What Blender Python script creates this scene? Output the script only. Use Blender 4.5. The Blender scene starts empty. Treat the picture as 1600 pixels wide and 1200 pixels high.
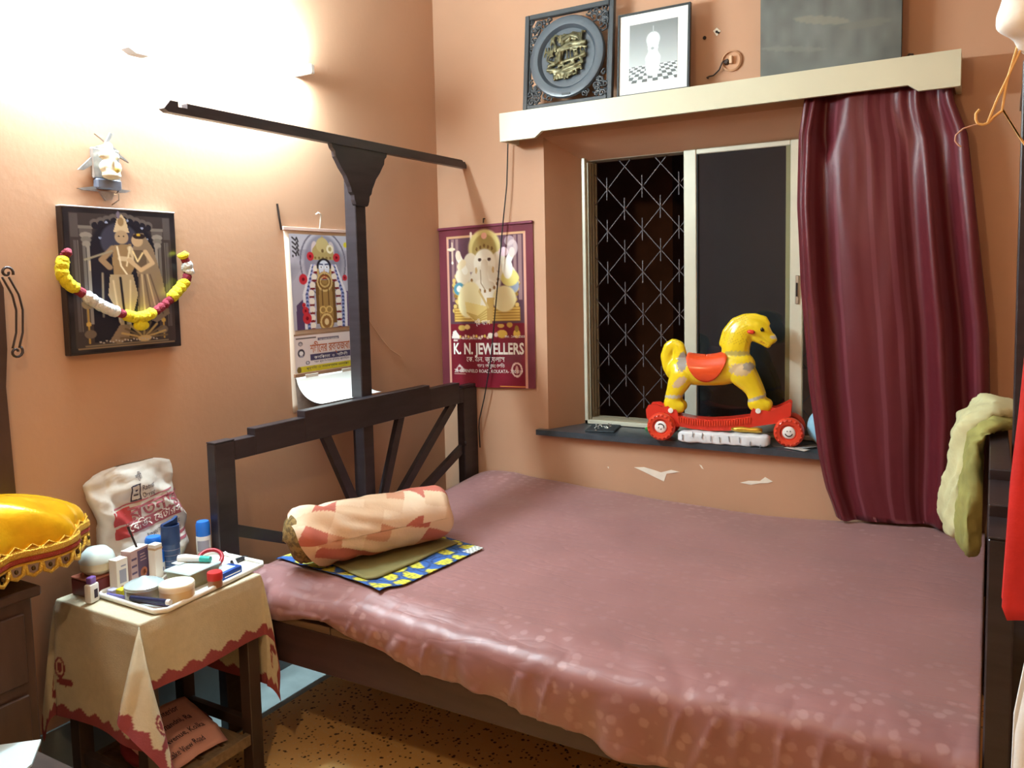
import bpy, bmesh, math, random
import numpy as np
from mathutils import Vector, Matrix, noise

SC = bpy.context.scene
COL = SC.collection
RND = random.Random(11)
V = Vector
PI = math.pi

# ---------------------------------------------------------------- camera, world, exposure
def make_camera():
    yaw, pitch, roll = 0.529757, 0.081501, -0.0216347
    cy, sy = math.cos(yaw), math.sin(yaw)
    f = V((-sy*math.cos(pitch), cy*math.cos(pitch), -math.sin(pitch)))
    r = V((cy, sy, 0)); u = r.cross(f)
    r2 = r*math.cos(roll)+u*math.sin(roll); u2 = -r*math.sin(roll)+u*math.cos(roll)
    cam = bpy.data.cameras.new('camera'); o = bpy.data.objects.new('camera', cam); COL.objects.link(o)
    cam.sensor_fit = 'HORIZONTAL'; cam.sensor_width = 36; cam.lens = 1280.65/1600*36
    cam.shift_y = (540.75-600)/1600; cam.clip_start = .02
    M = Matrix((r2, u2, -f)).transposed().to_4x4(); M.translation = V((2.289, -3.24, 1.454))
    o.matrix_world = M
    SC.camera = o
make_camera()
W = bpy.data.worlds.new('night_sky'); SC.world = W; W.use_nodes = True
W.node_tree.nodes['Background'].inputs[0].default_value = (.02, .025, .04, 1)
W.node_tree.nodes['Background'].inputs[1].default_value = .25
SC.view_settings.view_transform = 'Standard'; SC.view_settings.look = 'None'
SC.view_settings.gamma = 1; SC.view_settings.use_curve_mapping = False
SC.view_settings.exposure = 0.0
TUBE_COLOR, TUBE_POWER = (.70, .91, 1.0), 680.0       # cool white tube light on the left wall (emission strength)
BULB_COLOR, BULB_POWER = (1.0, .69, .38), 500.0        # warm bulb hanging near the viewer, out of the frame
SC.cycles.use_denoising = True
SC.cycles.max_bounces = 8

# ---------------------------------------------------------------- materials
def lin(c):
    c = c/255.0
    return c/12.92 if c <= .04045 else ((c+.055)/1.055)**2.4
def rgb(t): return (lin(t[0]), lin(t[1]), lin(t[2]), 1)
MATS = {}
def mat(name, col=(200, 200, 200), rough=.6, metal=0, var=0., vs=6., bump=0., bs=60., spec=.5, sheen=0., coat=0.,
        attr=False, emit=None, trans=0., alpha=1., col2=None, aniso=None, ior=1.45, contrast=None):
    if name in MATS: return MATS[name]
    m = bpy.data.materials.new(name); m.use_nodes = True; MATS[name] = m
    nt = m.node_tree; N = nt.nodes; L = nt.links; b = N['Principled BSDF']
    b.inputs['Roughness'].default_value = rough; b.inputs['Metallic'].default_value = metal
    b.inputs['Specular IOR Level'].default_value = spec; b.inputs['IOR'].default_value = ior
    if sheen: b.inputs['Sheen Weight'].default_value = sheen
    if coat: b.inputs['Coat Weight'].default_value = coat; b.inputs['Coat Roughness'].default_value = .15
    if trans: b.inputs['Transmission Weight'].default_value = trans
    if alpha < 1: b.inputs['Alpha'].default_value = alpha
    c = rgb(col)
    b.inputs['Base Color'].default_value = c
    tc = N.new('ShaderNodeTexCoord')
    src = None
    if attr:
        a = N.new('ShaderNodeAttribute'); a.attribute_name = 'Col'; src = a.outputs['Color']
    if var or col2:
        n = N.new('ShaderNodeTexNoise'); n.inputs['Scale'].default_value = vs; n.inputs['Detail'].default_value = 6
        mp = N.new('ShaderNodeMapping'); L.new(tc.outputs['Object'], mp.inputs[0]); L.new(mp.outputs[0], n.inputs['Vector'])
        if aniso: mp.inputs['Scale'].default_value = aniso
        ramp = N.new('ShaderNodeValToRGB'); L.new(n.outputs['Fac'], ramp.inputs[0])
        lo, hi = contrast or (.3, .7)
        ramp.color_ramp.elements[0].position = lo; ramp.color_ramp.elements[1].position = hi
        if attr:
            ramp.color_ramp.elements[0].color = (1-var,)*3+(1,); ramp.color_ramp.elements[1].color = (1+var,)*3+(1,)
            mx = N.new('ShaderNodeMix'); mx.data_type = 'RGBA'; mx.blend_type = 'MULTIPLY'; mx.inputs[0].default_value = 1
            L.new(src, mx.inputs[6]); L.new(ramp.outputs[0], mx.inputs[7]); src = mx.outputs[2]
        else:
            if col2: ramp.color_ramp.elements[0].color = c; ramp.color_ramp.elements[1].color = rgb(col2)
            else:
                ramp.color_ramp.elements[0].color = tuple(x*(1-var) for x in c[:3])+(1,)
                ramp.color_ramp.elements[1].color = tuple(min(1, x*(1+var)) for x in c[:3])+(1,)
            src = ramp.outputs[0]
    if src is not None: L.new(src, b.inputs['Base Color'])
    if bump:
        n2 = N.new('ShaderNodeTexNoise'); n2.inputs['Scale'].default_value = bs; n2.inputs['Detail'].default_value = 4
        L.new(tc.outputs['Object'], n2.inputs['Vector'])
        bp = N.new('ShaderNodeBump'); bp.inputs['Strength'].default_value = bump; bp.inputs['Distance'].default_value = .01
        L.new(n2.outputs['Fac'], bp.inputs['Height']); L.new(bp.outputs[0], b.inputs['Normal'])
    if emit:
        b.inputs['Emission Color'].default_value = tuple(emit[0])+(1,); b.inputs['Emission Strength'].default_value = emit[1]
    return m

# ---------------------------------------------------------------- mesh builder
ORG = {}
class G:
    def __init__(s): s.v = []; s.f = []; s.c = None
    def add(s, vs, fs):
        k = len(s.v); s.v += [tuple(p) for p in vs]; s.f += [tuple(i+k for i in f) for f in fs]; return s
    def box(s, lo, hi, bev=0., M=None, seg=1):
        lo = V(lo); hi = V(hi); bm = bmesh.new(); bmesh.ops.create_cube(bm, size=1)
        d = hi-lo; c = (lo+hi)/2
        for v in bm.verts: v.co = V((v.co.x*d.x+c.x, v.co.y*d.y+c.y, v.co.z*d.z+c.z))
        if bev: bmesh.ops.bevel(bm, geom=bm.edges[:], offset=bev, segments=seg, affect='EDGES', profile=.5)
        bm.verts.index_update()
        s.add([(M @ v.co) if M else v.co for v in bm.verts], [[v.index for v in f.verts] for f in bm.faces]); bm.free(); return s
    def beam(s, a, b, w, t, up=(1, 0, 0), bev=0.):
        a = V(a); b = V(b); d = b-a; L = d.length; z = d.normalized(); x = V(up); x = (x-z*x.dot(z)).normalized(); y = z.cross(x)
        M = Matrix((x, y, z)).transposed().to_4x4(); M.translation = a
        return s.box((-t/2, -w/2, 0), (t/2, w/2, L), bev, M)
    def prism(s, pts, fr, t):
        """pts 2-D outline, fr=(origin,u,v) frame, extruded by t along u x v"""
        o, u, v = map(V, fr); n = u.cross(v).normalized()*t; k = len(pts)
        vs = [o+u*p[0]+v*p[1] for p in pts]+[o+u*p[0]+v*p[1]+n for p in pts]
        fs = [tuple(range(k-1, -1, -1)), tuple(range(k, 2*k))]+[(i, (i+1) % k, k+(i+1) % k, k+i) for i in range(k)]
        return s.add(vs, fs)
    def tube(s, path, r, n=8, closed=False, caps=True, flat=None):
        P = [V(p) for p in path]; k = len(P); rs = r if hasattr(r, '__len__') else [r]*k
        vs = []; up = None
        for i in range(k):
            t = (P[(i+1) % k]-P[i-1]) if closed else (P[min(i+1, k-1)]-P[max(i-1, 0)])
            t.normalize()
            if up is None:
                up = V((0, 0, 1)) if abs(t.z) < .9 else V((1, 0, 0))
            up = (up-t*up.dot(t)).normalized(); sd = t.cross(up)
            for j in range(n):
                a = 2*PI*j/n; vs.append(P[i]+(up*math.cos(a)*(flat or 1)+sd*math.sin(a))*rs[i])
        fs = []
        for i in range(k if closed else k-1):
            i2 = (i+1) % k
            for j in range(n): fs.append((i*n+j, i*n+(j+1) % n, i2*n+(j+1) % n, i2*n+j))
        if caps and not closed: fs += [tuple(range(n-1, -1, -1)), tuple((k-1)*n+j for j in range(n))]
        return s.add(vs, fs)
    def lathe(s, prof, c=(0, 0, 0), n=24, M=None, sq=None):
        """prof [(r,z)], axis z through c; sq squashes y"""
        c = V(c); vs = []; fs = []; k = len(prof)
        for (r, z) in prof:
            for j in range(n):
                a = 2*PI*j/n; p = V((r*math.cos(a), r*math.sin(a)*(sq or 1), z)); vs.append((M @ p if M else p)+c)
        for i in range(k-1):
            for j in range(n): fs.append((i*n+j, i*n+(j+1) % n, (i+1)*n+(j+1) % n, (i+1)*n+j))
        fs += [tuple(range(n-1, -1, -1)), tuple((k-1)*n+j for j in range(n))]
        return s.add(vs, fs)
    def ell(s, c, r, n=16, m=10, M=None):
        c = V(c); r = r if hasattr(r, '__len__') else (r, r, r); vs = []; fs = []
        for i in range(m+1):
            th = PI*i/m
            for j in range(n):
                a = 2*PI*j/n; p = V((r[0]*math.sin(th)*math.cos(a), r[1]*math.sin(th)*math.sin(a), r[2]*math.cos(th)))
                vs.append((M @ p if M else p)+c)
        for i in range(m):
            for j in range(n): fs.append((i*n+j, (i+1)*n+j, (i+1)*n+(j+1) % n, i*n+(j+1) % n))
        return s.add(vs, fs)
    def grid(s, fn, nu, nv, thick=0.):
        vs = [fn(i/(nu-1), j/(nv-1)) for j in range(nv) for i in range(nu)]
        fs = [(j*nu+i, j*nu+i+1, (j+1)*nu+i+1, (j+1)*nu+i) for j in range(nv-1) for i in range(nu-1)]
        return s.add(vs, fs)
    def build(s, name, m, parent=None, smooth=None, loc=None, col=None, solid=0., sub=0, offs=0.):
        me = bpy.data.meshes.new(name); o = bpy.data.objects.new(name, me); COL.objects.link(o)
        if parent is not None: org = ORG[parent.name]; o.parent = parent
        else: org = V(loc) if loc is not None else V((0, 0, 0)); o.location = org
        ORG[o.name] = org
        vv = np.array(s.v, dtype=float)-np.array(org)
        me.from_pydata(vv.tolist(), [], s.f); me.materials.append(m)
        if col is not None:
            ca = me.color_attributes.new('Col', 'FLOAT_COLOR', 'POINT')
            cc = np.ones((len(vv), 4), dtype=np.float32); cc[:, :3] = to_lin(np.array(col, dtype=float))
            ca.data.foreach_set('color', cc.ravel())
        bm = bmesh.new(); bm.from_mesh(me); bmesh.ops.remove_doubles(bm, verts=bm.verts[:], dist=1e-6) if col is None else None
        bmesh.ops.recalc_face_normals(bm, faces=bm.faces[:]); bm.to_mesh(me); bm.free()
        if smooth:
            me.polygons.foreach_set('use_smooth', [True]*len(me.polygons))
            if smooth is not True: me.set_sharp_from_angle(angle=math.radians(smooth))
        if solid:
            md = o.modifiers.new('thickness', 'SOLIDIFY'); md.thickness = solid; md.offset = offs
        if sub:
            md = o.modifiers.new('smooth', 'SUBSURF'); md.levels = sub; md.render_levels = sub
        me.update()
        return o
def to_lin(a):
    a = a/255.0
    return np.where(a <= .04045, a/12.92, ((a+.055)/1.055)**2.4)
def tag(o, label, cat, group=None, kind=None):
    if label: o['label'] = label
    if cat: o['category'] = cat
    if group: o['group'] = group
    if kind: o['kind'] = kind
    return o
def thing(name, label, cat, loc, group=None):
    o = bpy.data.objects.new(name, None); COL.objects.link(o); o.location = loc; o.empty_display_size = .05
    ORG[o.name] = V(loc); return tag(o, label, cat, group)
def struct(o): o['kind'] = 'structure'; return o
def copy_tree(o, offset):
    c = o.copy(); COL.objects.link(c); c.location = o.location+V(offset); ORG[c.name] = ORG[o.name]+V(offset)
    for ch in o.children:
        d = ch.copy(); COL.objects.link(d); d.parent = c; ORG[d.name] = ORG[c.name]
        for g in ch.children:
            e = g.copy(); COL.objects.link(e); e.parent = d; ORG[e.name] = ORG[c.name]
    return c
def fuse(g, voxel, smooth=4, dec=None):
    """melt the overlapping solids of g into one continuous skin; returns verts, faces"""
    me = bpy.data.meshes.new('tmp'); me.from_pydata([tuple(p) for p in g.v], [], g.f)
    o = bpy.data.objects.new('tmp', me); COL.objects.link(o)
    md = o.modifiers.new('r', 'REMESH'); md.mode = 'VOXEL'; md.voxel_size = voxel
    md = o.modifiers.new('s', 'SMOOTH'); md.iterations = smooth; md.factor = .5
    dg = bpy.context.evaluated_depsgraph_get(); dg.update()
    m2 = bpy.data.meshes.new_from_object(o.evaluated_get(dg))
    r = G(); r.v = [tuple(v.co) for v in m2.vertices]; r.f = [tuple(p.vertices) for p in m2.polygons]
    bpy.data.objects.remove(o); bpy.data.meshes.remove(me); bpy.data.meshes.remove(m2)
    return r
_tc = {}
def text(s, fr, h, m, name, parent, width=None, bold=0., align='L', lift=.0006, bend=None):
    """flat lettering: fr=(origin,u,v), h = cap height in metres, width squeezes the line to that length"""
    cu = bpy.data.curves.new('t', 'FONT'); cu.body = s; cu.size = 1; cu.resolution_u = 2; cu.offset = bold
    o = bpy.data.objects.new('t', cu); COL.objects.link(o)
    dg = bpy.context.evaluated_depsgraph_get(); dg.update()
    me = bpy.data.meshes.new_from_object(o.evaluated_get(dg))
    P = np.array([v.co[:] for v in me.vertices]); F = [tuple(p.vertices) for p in me.polygons]
    bpy.data.objects.remove(o); bpy.data.curves.remove(cu); bpy.data.meshes.remove(me)
    x0, x1 = P[:, 0].min(), P[:, 0].max(); k = h/.72; kx = k if width is None else width/(x1-x0)
    og, u, v = map(V, fr); n = u.cross(v).normalized()*lift
    g = G(); sh = 0 if align == 'L' else -(x1-x0)*kx/2
    pts = []
    for p in P:
        a, b = (p[0]-x0)*kx+sh, p[1]*k
        pts.append(bend(a, b) if bend else og+u*a+v*b+n)
    g.add(pts, F)
    return g.build(name, m, parent)

# ---------------------------------------------------------------- painter for flat prints (colour per point of a fine grid)
class Paint:
    def __init__(s, w, h, bg): s.w, s.h = w, h; s.a = np.zeros((h, w, 3))+np.array(bg, float); s.Y, s.X = np.mgrid[0:h, 0:w]; s.X = (s.X+.5)/w; s.Y = (s.Y+.5)/h; s.asp = w/h
    def _mix(s, k, c): s.a += (np.array(c, float)-s.a)*np.clip(k, 0, 1)[..., None]; return s
    def rect(s, x0, y0, x1, y1, c, al=1): return s._mix(((s.X >= x0) & (s.X <= x1) & (s.Y >= y0) & (s.Y <= y1))*al, c)
    def ell(s, x, y, rx, ry, c, rot=0., al=1, soft=.12):
        dx, dy = s.X-x, (s.Y-y)/s.asp; ca, sa = math.cos(rot), math.sin(rot)
        a = (dx*ca+dy*sa)/rx; b = (-dx*sa+dy*ca)/(ry/s.asp); d = np.sqrt(a*a+b*b)
        return s._mix((1-d)/soft+.5 if soft else (d < 1)*1., c) if al == 1 else s._mix(np.clip((1-d)/soft+.5, 0, 1)*al, c)
    def ring(s, x, y, rx, ry, t, c, al=1):
        d = np.sqrt(((s.X-x)/rx)**2+((s.Y-y)/ry)**2); return s._mix((np.abs(d-1) < t)*al, c)
    def poly(s, pts, c, al=1):
        ins = np.zeros(s.X.shape, bool); k = len(pts)
        for i in range(k):
            (xa, ya), (xb, yb) = pts[i], pts[(i+1) % k]
            if ya == yb: continue
            cr = ((ya > s.Y) != (yb > s.Y)) & (s.X < (xb-xa)*(s.Y-ya)/(yb-ya)+xa); ins ^= cr
        return s._mix(ins*al, c)
    def line(s, pts, w, c, al=1):
        D = np.full(s.X.shape, 9.)
        for (xa, ya), (xb, yb) in zip(pts[:-1], pts[1:]):
            dx, dy = xb-xa, (yb-ya)/s.asp; L = dx*dx+dy*dy+1e-12
            px, py = s.X-xa, (s.Y-ya)/s.asp; t = np.clip((px*dx+py*dy)/L, 0, 1)
            D = np.minimum(D, np.hypot(px-t*dx, py-t*dy))
        return s._mix(np.clip((w-D)*s.w+.5, 0, 1)*al, c)
    def grain(s, amp, cells, seed=1):
        r = np.random.RandomState(seed); h = int(cells/s.asp)+2; n = r.rand(h, cells+2)
        yi = s.Y*(h-1.01); xi = s.X*(cells+.9); y0 = yi.astype(int); x0 = xi.astype(int); fy = yi-y0; fx = xi-x0
        y1 = np.minimum(y0+1, h-1); x1 = np.minimum(x0+1, cells+1)
        k = (n[y0, x0]*(1-fx)+n[y0, x1]*fx)*(1-fy)+(n[y1, x0]*(1-fx)+n[y1, x1]*fx)*fy
        s.a = np.clip(s.a*(1+amp*(k-.5)[..., None]*2), 0, 255); return s
def panel(name, img, fr, w, h, m, parent, bend=None, lift=0.):
    """a print: fr=(top-left, u, down)"""
    o, u, d = map(V, fr); H, Wd = img.shape[:2]; n = d.cross(u).normalized()
    vs = []
    for j in range(H):
        for i in range(Wd):
            a, b = i/(Wd-1)*w, j/(H-1)*h
            vs.append(o+u*a+d*b+n*(lift+(bend(a, b) if bend else 0)))
    fs = [(j*Wd+i, (j+1)*Wd+i, (j+1)*Wd+i+1, j*Wd+i+1) for j in range(H-1) for i in range(Wd-1)]
    g = G(); g.add(vs, fs)
    return g.build(name, m, parent, smooth=True, col=img.reshape(-1, 3))
def nz(x, y, z=0.): return noise.noise(V((x, y, z)))

# ================================================================= the room
XR, YF, ZC = 3.3, -4.3, 2.95
M_WALL = mat('terracotta_distemper', (189, 146, 116), rough=.62, var=.05, vs=2.2, bump=.06, bs=45, spec=.35)
M_CEIL = mat('white_lime_ceiling', (214, 212, 206), rough=.9)
M_PLASTER = mat('bare_plaster', (232, 222, 205), rough=.85, var=.05, vs=30)

def terrazzo():
    m = bpy.data.materials.new('ochre_terrazzo'); m.use_nodes = True; nt = m.node_tree; N = nt.nodes; L = nt.links; b = N['Principled BSDF']
    tc = N.new('ShaderNodeTexCoord')
    def chips(scale, lo, hi):
        v = N.new('ShaderNodeTexVoronoi'); v.inputs['Scale'].default_value = scale; L.new(tc.outputs['Object'], v.inputs['Vector'])
        r = N.new('ShaderNodeValToRGB'); L.new(v.outputs['Distance'], r.inputs[0])
        r.color_ramp.elements[0].position = lo; r.color_ramp.elements[0].color = (1, 1, 1, 1)
        r.color_ramp.elements[1].position = hi; r.color_ramp.elements[1].color = (0, 0, 0, 1)
        g = N.new('ShaderNodeMath'); g.operation = 'GREATER_THAN'; g.inputs[1].default_value = .58
        s = N.new('ShaderNodeSeparateColor'); L.new(v.outputs['Color'], s.inputs[0]); L.new(s.outputs[0], g.inputs[0])
        k = N.new('ShaderNodeMath'); k.operation = 'MULTIPLY'; L.new(r.outputs[0], k.inputs[0]); L.new(g.outputs[0], k.inputs[1]); return k.outputs[0]
    n = N.new('ShaderNodeTexNoise'); n.inputs['Scale'].default_value = 7; L.new(tc.outputs['Object'], n.inputs['Vector'])
    r = N.new('ShaderNodeValToRGB'); L.new(n.outputs['Fac'], r.inputs[0])
    r.color_ramp.elements[0].color = rgb((222, 174, 106)); r.color_ramp.elements[1].color = rgb((232, 194, 130))
    src = r.outputs[0]
    for sc, lo, hi, c in ((70, .28, .34, (84, 52, 30)), (42, .22, .27, (64, 38, 24)), (90, .3, .36, (224, 190, 136))):
        mx = N.new('ShaderNodeMix'); mx.data_type = 'RGBA'; L.new(chips(sc, lo, hi), mx.inputs[0]); L.new(src, mx.inputs[6]); mx.inputs[7].default_value = rgb(c); src = mx.outputs[2]
    L.new(src, b.inputs['Base Color']); b.inputs['Roughness'].default_value = .3
    return m
struct(G().box((-.2, YF-.2, -.12), (XR+.2, .42, 0)).build('floor', terrazzo()))
FLO = bpy.data.objects['floor']; G().box((0, YF, 0), (.205, 0, .0015)).build('painted_light_strip', mat('painted_tube_light_grey', (150, 162, 160), rough=.4, var=.12, vs=14), FLO)  # grey strip puts the tube light falling behind the headboard into the floor colour
struct(G().box((0, YF, .0015), (.008, -.001, .20)).build('baseboard_left', mat('grey_skirting', (112, 118, 118), rough=.6, var=.1, vs=10)))
struct(G().box((-.2, YF-.2, ZC), (XR+.2, .42, ZC+.1)).build('ceiling', M_CEIL))
struct(G().box((-.15, YF, 0), (0, .3, ZC)).build('wall_left', M_WALL))
struct(G().box((XR, YF, 0), (XR+.15, .3, ZC)).build('wall_right', M_WALL))
struct(G().box((-.15, YF-.15, 0), (XR+.15, YF, ZC)).build('wall_front', M_WALL))
# window wall with a splayed opening
A0, A1, AZ0, AZ1 = .574, 1.78, .752, 2.071          # opening at the room face
B0, B1, BZ0, BZ1, BY = .664, 1.70, .752, 1.984, .215  # opening at the frame
def ring_wall(g, y, h0, h1, z0, z1):
    for (a, b, c, d) in ((0, h0, 0, ZC), (h1, XR, 0, ZC), (h0, h1, 0, z0), (h0, h1, z1, ZC)):
        g.add([(a, y, c), (b, y, c), (b, y, d), (a, y, d)], [(0, 1, 2, 3)])
g = G(); ring_wall(g, 0, A0, A1, AZ0, AZ1)
fr = [(A0, 0, AZ0), (A1, 0, AZ0), (A1, 0, AZ1), (A0, 0, AZ1)]; bk = [(B0, BY, BZ0), (B1, BY, BZ0), (B1, BY, BZ1), (B0, BY, BZ1)]
bo = [(p[0], .3, p[2]) for p in bk]
for p, q in ((fr, bk), (bk, bo)):
    for i in range(4): j = (i+1) % 4; g.add([p[i], p[j], q[j], q[i]], [(0, 1, 2, 3)])
ring_wall(g, .3, B0, B1, BZ0, BZ1)
WW = struct(g.build('wall_back', M_WALL))
for pts in ([(.985, .640), (1.03, .645), (1.075, .637), (1.105, .630), (1.15, .645), (1.187, .640), (1.13, .627), (1.118, .593), (1.08, .606), (1.03, .625)],
            [(1.437, .622), (1.47, .633), (1.515, .637), (1.535, .655), (1.565, .640), (1.545, .632), (1.515, .628), (1.48, .618)],
            [(1.27, .680), (1.28, .676), (1.288, .662), (1.28, .665)], [(.86, .63), (.868, .631), (.867, .622)],
            [(1.33, 2.40), (1.345, 2.41), (1.36, 2.395), (1.345, 2.378)]):
    G().prism(pts, ((0, -.0005, 0), (1, 0, 0), (0, 0, 1)), .0012).build('bare_plaster_patch', M_PLASTER, WW)
M_DARKHOLE = mat('drilled_hole', (40, 30, 26), rough=.9)
for (x, z, r) in ((1.345, 2.394, .005), (1.352, 2.389, .004), (1.297, 2.379, .007)):
    G().lathe([(r, 0), (r, .002)], (x, -.0025, z), 10, Matrix.Rotation(PI/2, 3, 'X')).build('screw_hole', M_DARKHOLE, WW)

# dark stone window sill, its nose past the wall face
M_STONE = mat('black_stone', (58, 64, 70), rough=.28, var=.35, vs=18, bump=.05, bs=30)
g = G(); g.prism([(.527, -.035), (1.83, -.035), (1.83, -.001), (1.775, .001), (1.70, .22), (.664, .22), (.576, .001), (.527, -.001)], ((0, 0, .751), (1, 0, 0), (0, 1, 0)), .024)
SILL = struct(g.build('trim_1', M_STONE)); SILL['label'] = 'black stone window sill with worn front edge'

# cream wooden pelmet over the window
M_PELMET = mat('cream_enamel', (202, 197, 170), rough=.42, var=.04, vs=5, bump=.03, bs=25)
PEL = thing('pelmet', 'long cream painted wooden pelmet above the window and curtain', 'pelmet', (1.31, -.07, 2.05))
g = G(); g.prism([(.435, 2.168), (.435, 2.048), (.606, 2.048), (.64, 2.073), (2.032, 2.073), (2.064, 2.050), (2.187, 2.050), (2.187, 2.168)], ((0, -.122, 0), (1, 0, 0), (0, 0, 1)), .018)
g.build('front_board', M_PELMET, PEL)
G().box((.436, -.122, 2.152), (2.186, 0, 2.168)).build('top_board', M_PELMET, PEL)
for x in (.436, 2.170): G().box((x, -.122, 2.049), (x+.016, 0, 2.151)).build('end_board', M_PELMET, PEL)
G().tube([(.46, -.07, 2.105), (2.17, -.07, 2.105)], .008, 8).build('curtain_rod', mat('old_steel', (120, 112, 104), rough=.45, metal=.8), PEL)

# sliding aluminium window
M_ALU = mat('aged_cream_aluminium', (205, 203, 184), rough=.38, metal=.15, var=.05, vs=9)
M_TRACK = mat('dull_track', (150, 140, 118), rough=.5, metal=.3)
M_GLASS = mat('dark_window_glass', (40, 47, 52), rough=.07, trans=.35, spec=.7)
WIN = bpy.data.objects.new('window_1', None); COL.objects.link(WIN); WIN.location = (1.16, .2, .78); ORG['window_1'] = V(WIN.location); struct(WIN)
WX0, WX1, WZ0, WZ1 = .668, 1.696, .777, 1.994
for a, b in (((WX0, .185, WZ0), (WX0+.016, .30, WZ1)), ((WX1-.016, .185, WZ0), (WX1, .30, WZ1)), ((WX0, .185, WZ0), (WX1, .30, WZ0+.018)), ((WX0, .216, WZ1-.012), (WX1, .30, WZ1))):
    G().box(a, b, .002).build('frame_member', M_ALU, WIN)
for k in range(4):
    y = .2+k*.022
    G().box((WX0+.016, y, WZ0+.018), (WX0+.026+.004*k, y+.006, WZ1-.02)).build('track_rib', M_TRACK, WIN)
    G().box((WX0+.03, y, WZ0+.018), (WX1-.016, y+.006, WZ0+.028)).build('track_rib', M_TRACK, WIN)
SASH = G().box((1.145, .19, WZ0+.02), (1.20, .214, 1.983), .003).build('sash_stile', M_ALU, WIN)
G().box((1.585, .19, WZ0+.02), (1.635, .214, 1.983), .003).build('sash_stile', M_ALU, WIN)
G().box((1.20, .191, WZ0+.02), (1.585, .213, WZ0+.06), .003).build('sash_rail', M_ALU, WIN)
G().box((1.20, .191, 1.962), (1.585, .213, 1.983), .003).build('sash_rail', M_ALU, WIN)
G().box((1.20, .200, WZ0+.06), (1.585, .205, 1.962)).build('pane', M_GLASS, WIN)
G().box((1.200, .194, WZ0+.06), (1.206, .200, 1.962)).build('gasket', mat('black_rubber', (20, 20, 22), rough=.7), WIN)
G().box((1.568, .192, WZ0+.06), (1.585, .200, 1.962)).build('gasket', mat('olive_putty', (128, 124, 88), rough=.6), WIN)
lt = G().box((1.608, .182, 1.33), (1.622, .190, 1.445), .002).build('latch', mat('worn_steel', (176, 168, 156), rough=.35, metal=.7), WIN)
G().box((1.612, .176, 1.36), (1.618, .183, 1.415)).build('latch_slot', MATS['drilled_hole'], lt)
# collapsible steel grille outside: crossing diagonal bars with short upright pins at every crossing
M_GRILL = mat('grille_steel', (84, 76, 78), rough=.55, metal=.2)
GX0, GX1, GZ0, GZ1, GY = .70, 1.69, .80, 1.99, .262
dw, dh = .17, .19
def clip(p, d):
    t0, t1 = -60, 60
    for k, lo, hi in ((0, GX0, GX1), (1, GZ0, GZ1)):
        a, b = (lo-p[k])/d[k], (hi-p[k])/d[k]; t0 = max(t0, min(a, b)); t1 = min(t1, max(a, b))
    return (t0, t1) if t1-t0 > .05 else None
for sgn in (1, -1):
    for k in range(-14, 16):
        p = (.762+k*dw, .905); d = (dw/2*sgn, dh/2)
        c = clip(p, d)
        if c:
            a = (p[0]+d[0]*c[0], GY+.003*sgn, p[1]+d[1]*c[0]); b = (p[0]+d[0]*c[1], GY+.003*sgn, p[1]+d[1]*c[1])
            G().beam(a, b, .0036, .0025, up=(0, 1, 0)).build('grille_bar', M_GRILL, WIN)
pin = None
for i in range(-1, 14):
    for j in range(-1, 14):
        x, z = .762+i*dw/2, .905+j*dh/2
        if (i+j) % 2 or not (GX0 < x < GX1 and GZ0+.05 < z < GZ1-.05): continue
        if pin is None:
            pin = G().box((x-.002, GY-.008, z-.05), (x+.002, GY-.004, z+.05)).build('grille_pin', M_GRILL, WIN); px0, pz0 = x, z
        else:
            o = pin.copy(); COL.objects.link(o); o.parent = WIN; o.location = (x-px0, 0, z-pz0)
# what stands outside in the dark: the neighbouring house
M_OUT = mat('neighbour_brick_plaster', (120, 84, 66), rough=.9, var=.2, vs=5)
g = G(); g.box((-1.2, 1.5, -.5), (.64, 1.9, 3.6)).box((1.0, 1.75, -.5), (1.75, 2.1, 3.4)).box((-1.2, 1.7, -.5), (3.5, 1.9, .9))
struct(g.build('exterior_wall', M_OUT))

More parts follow.
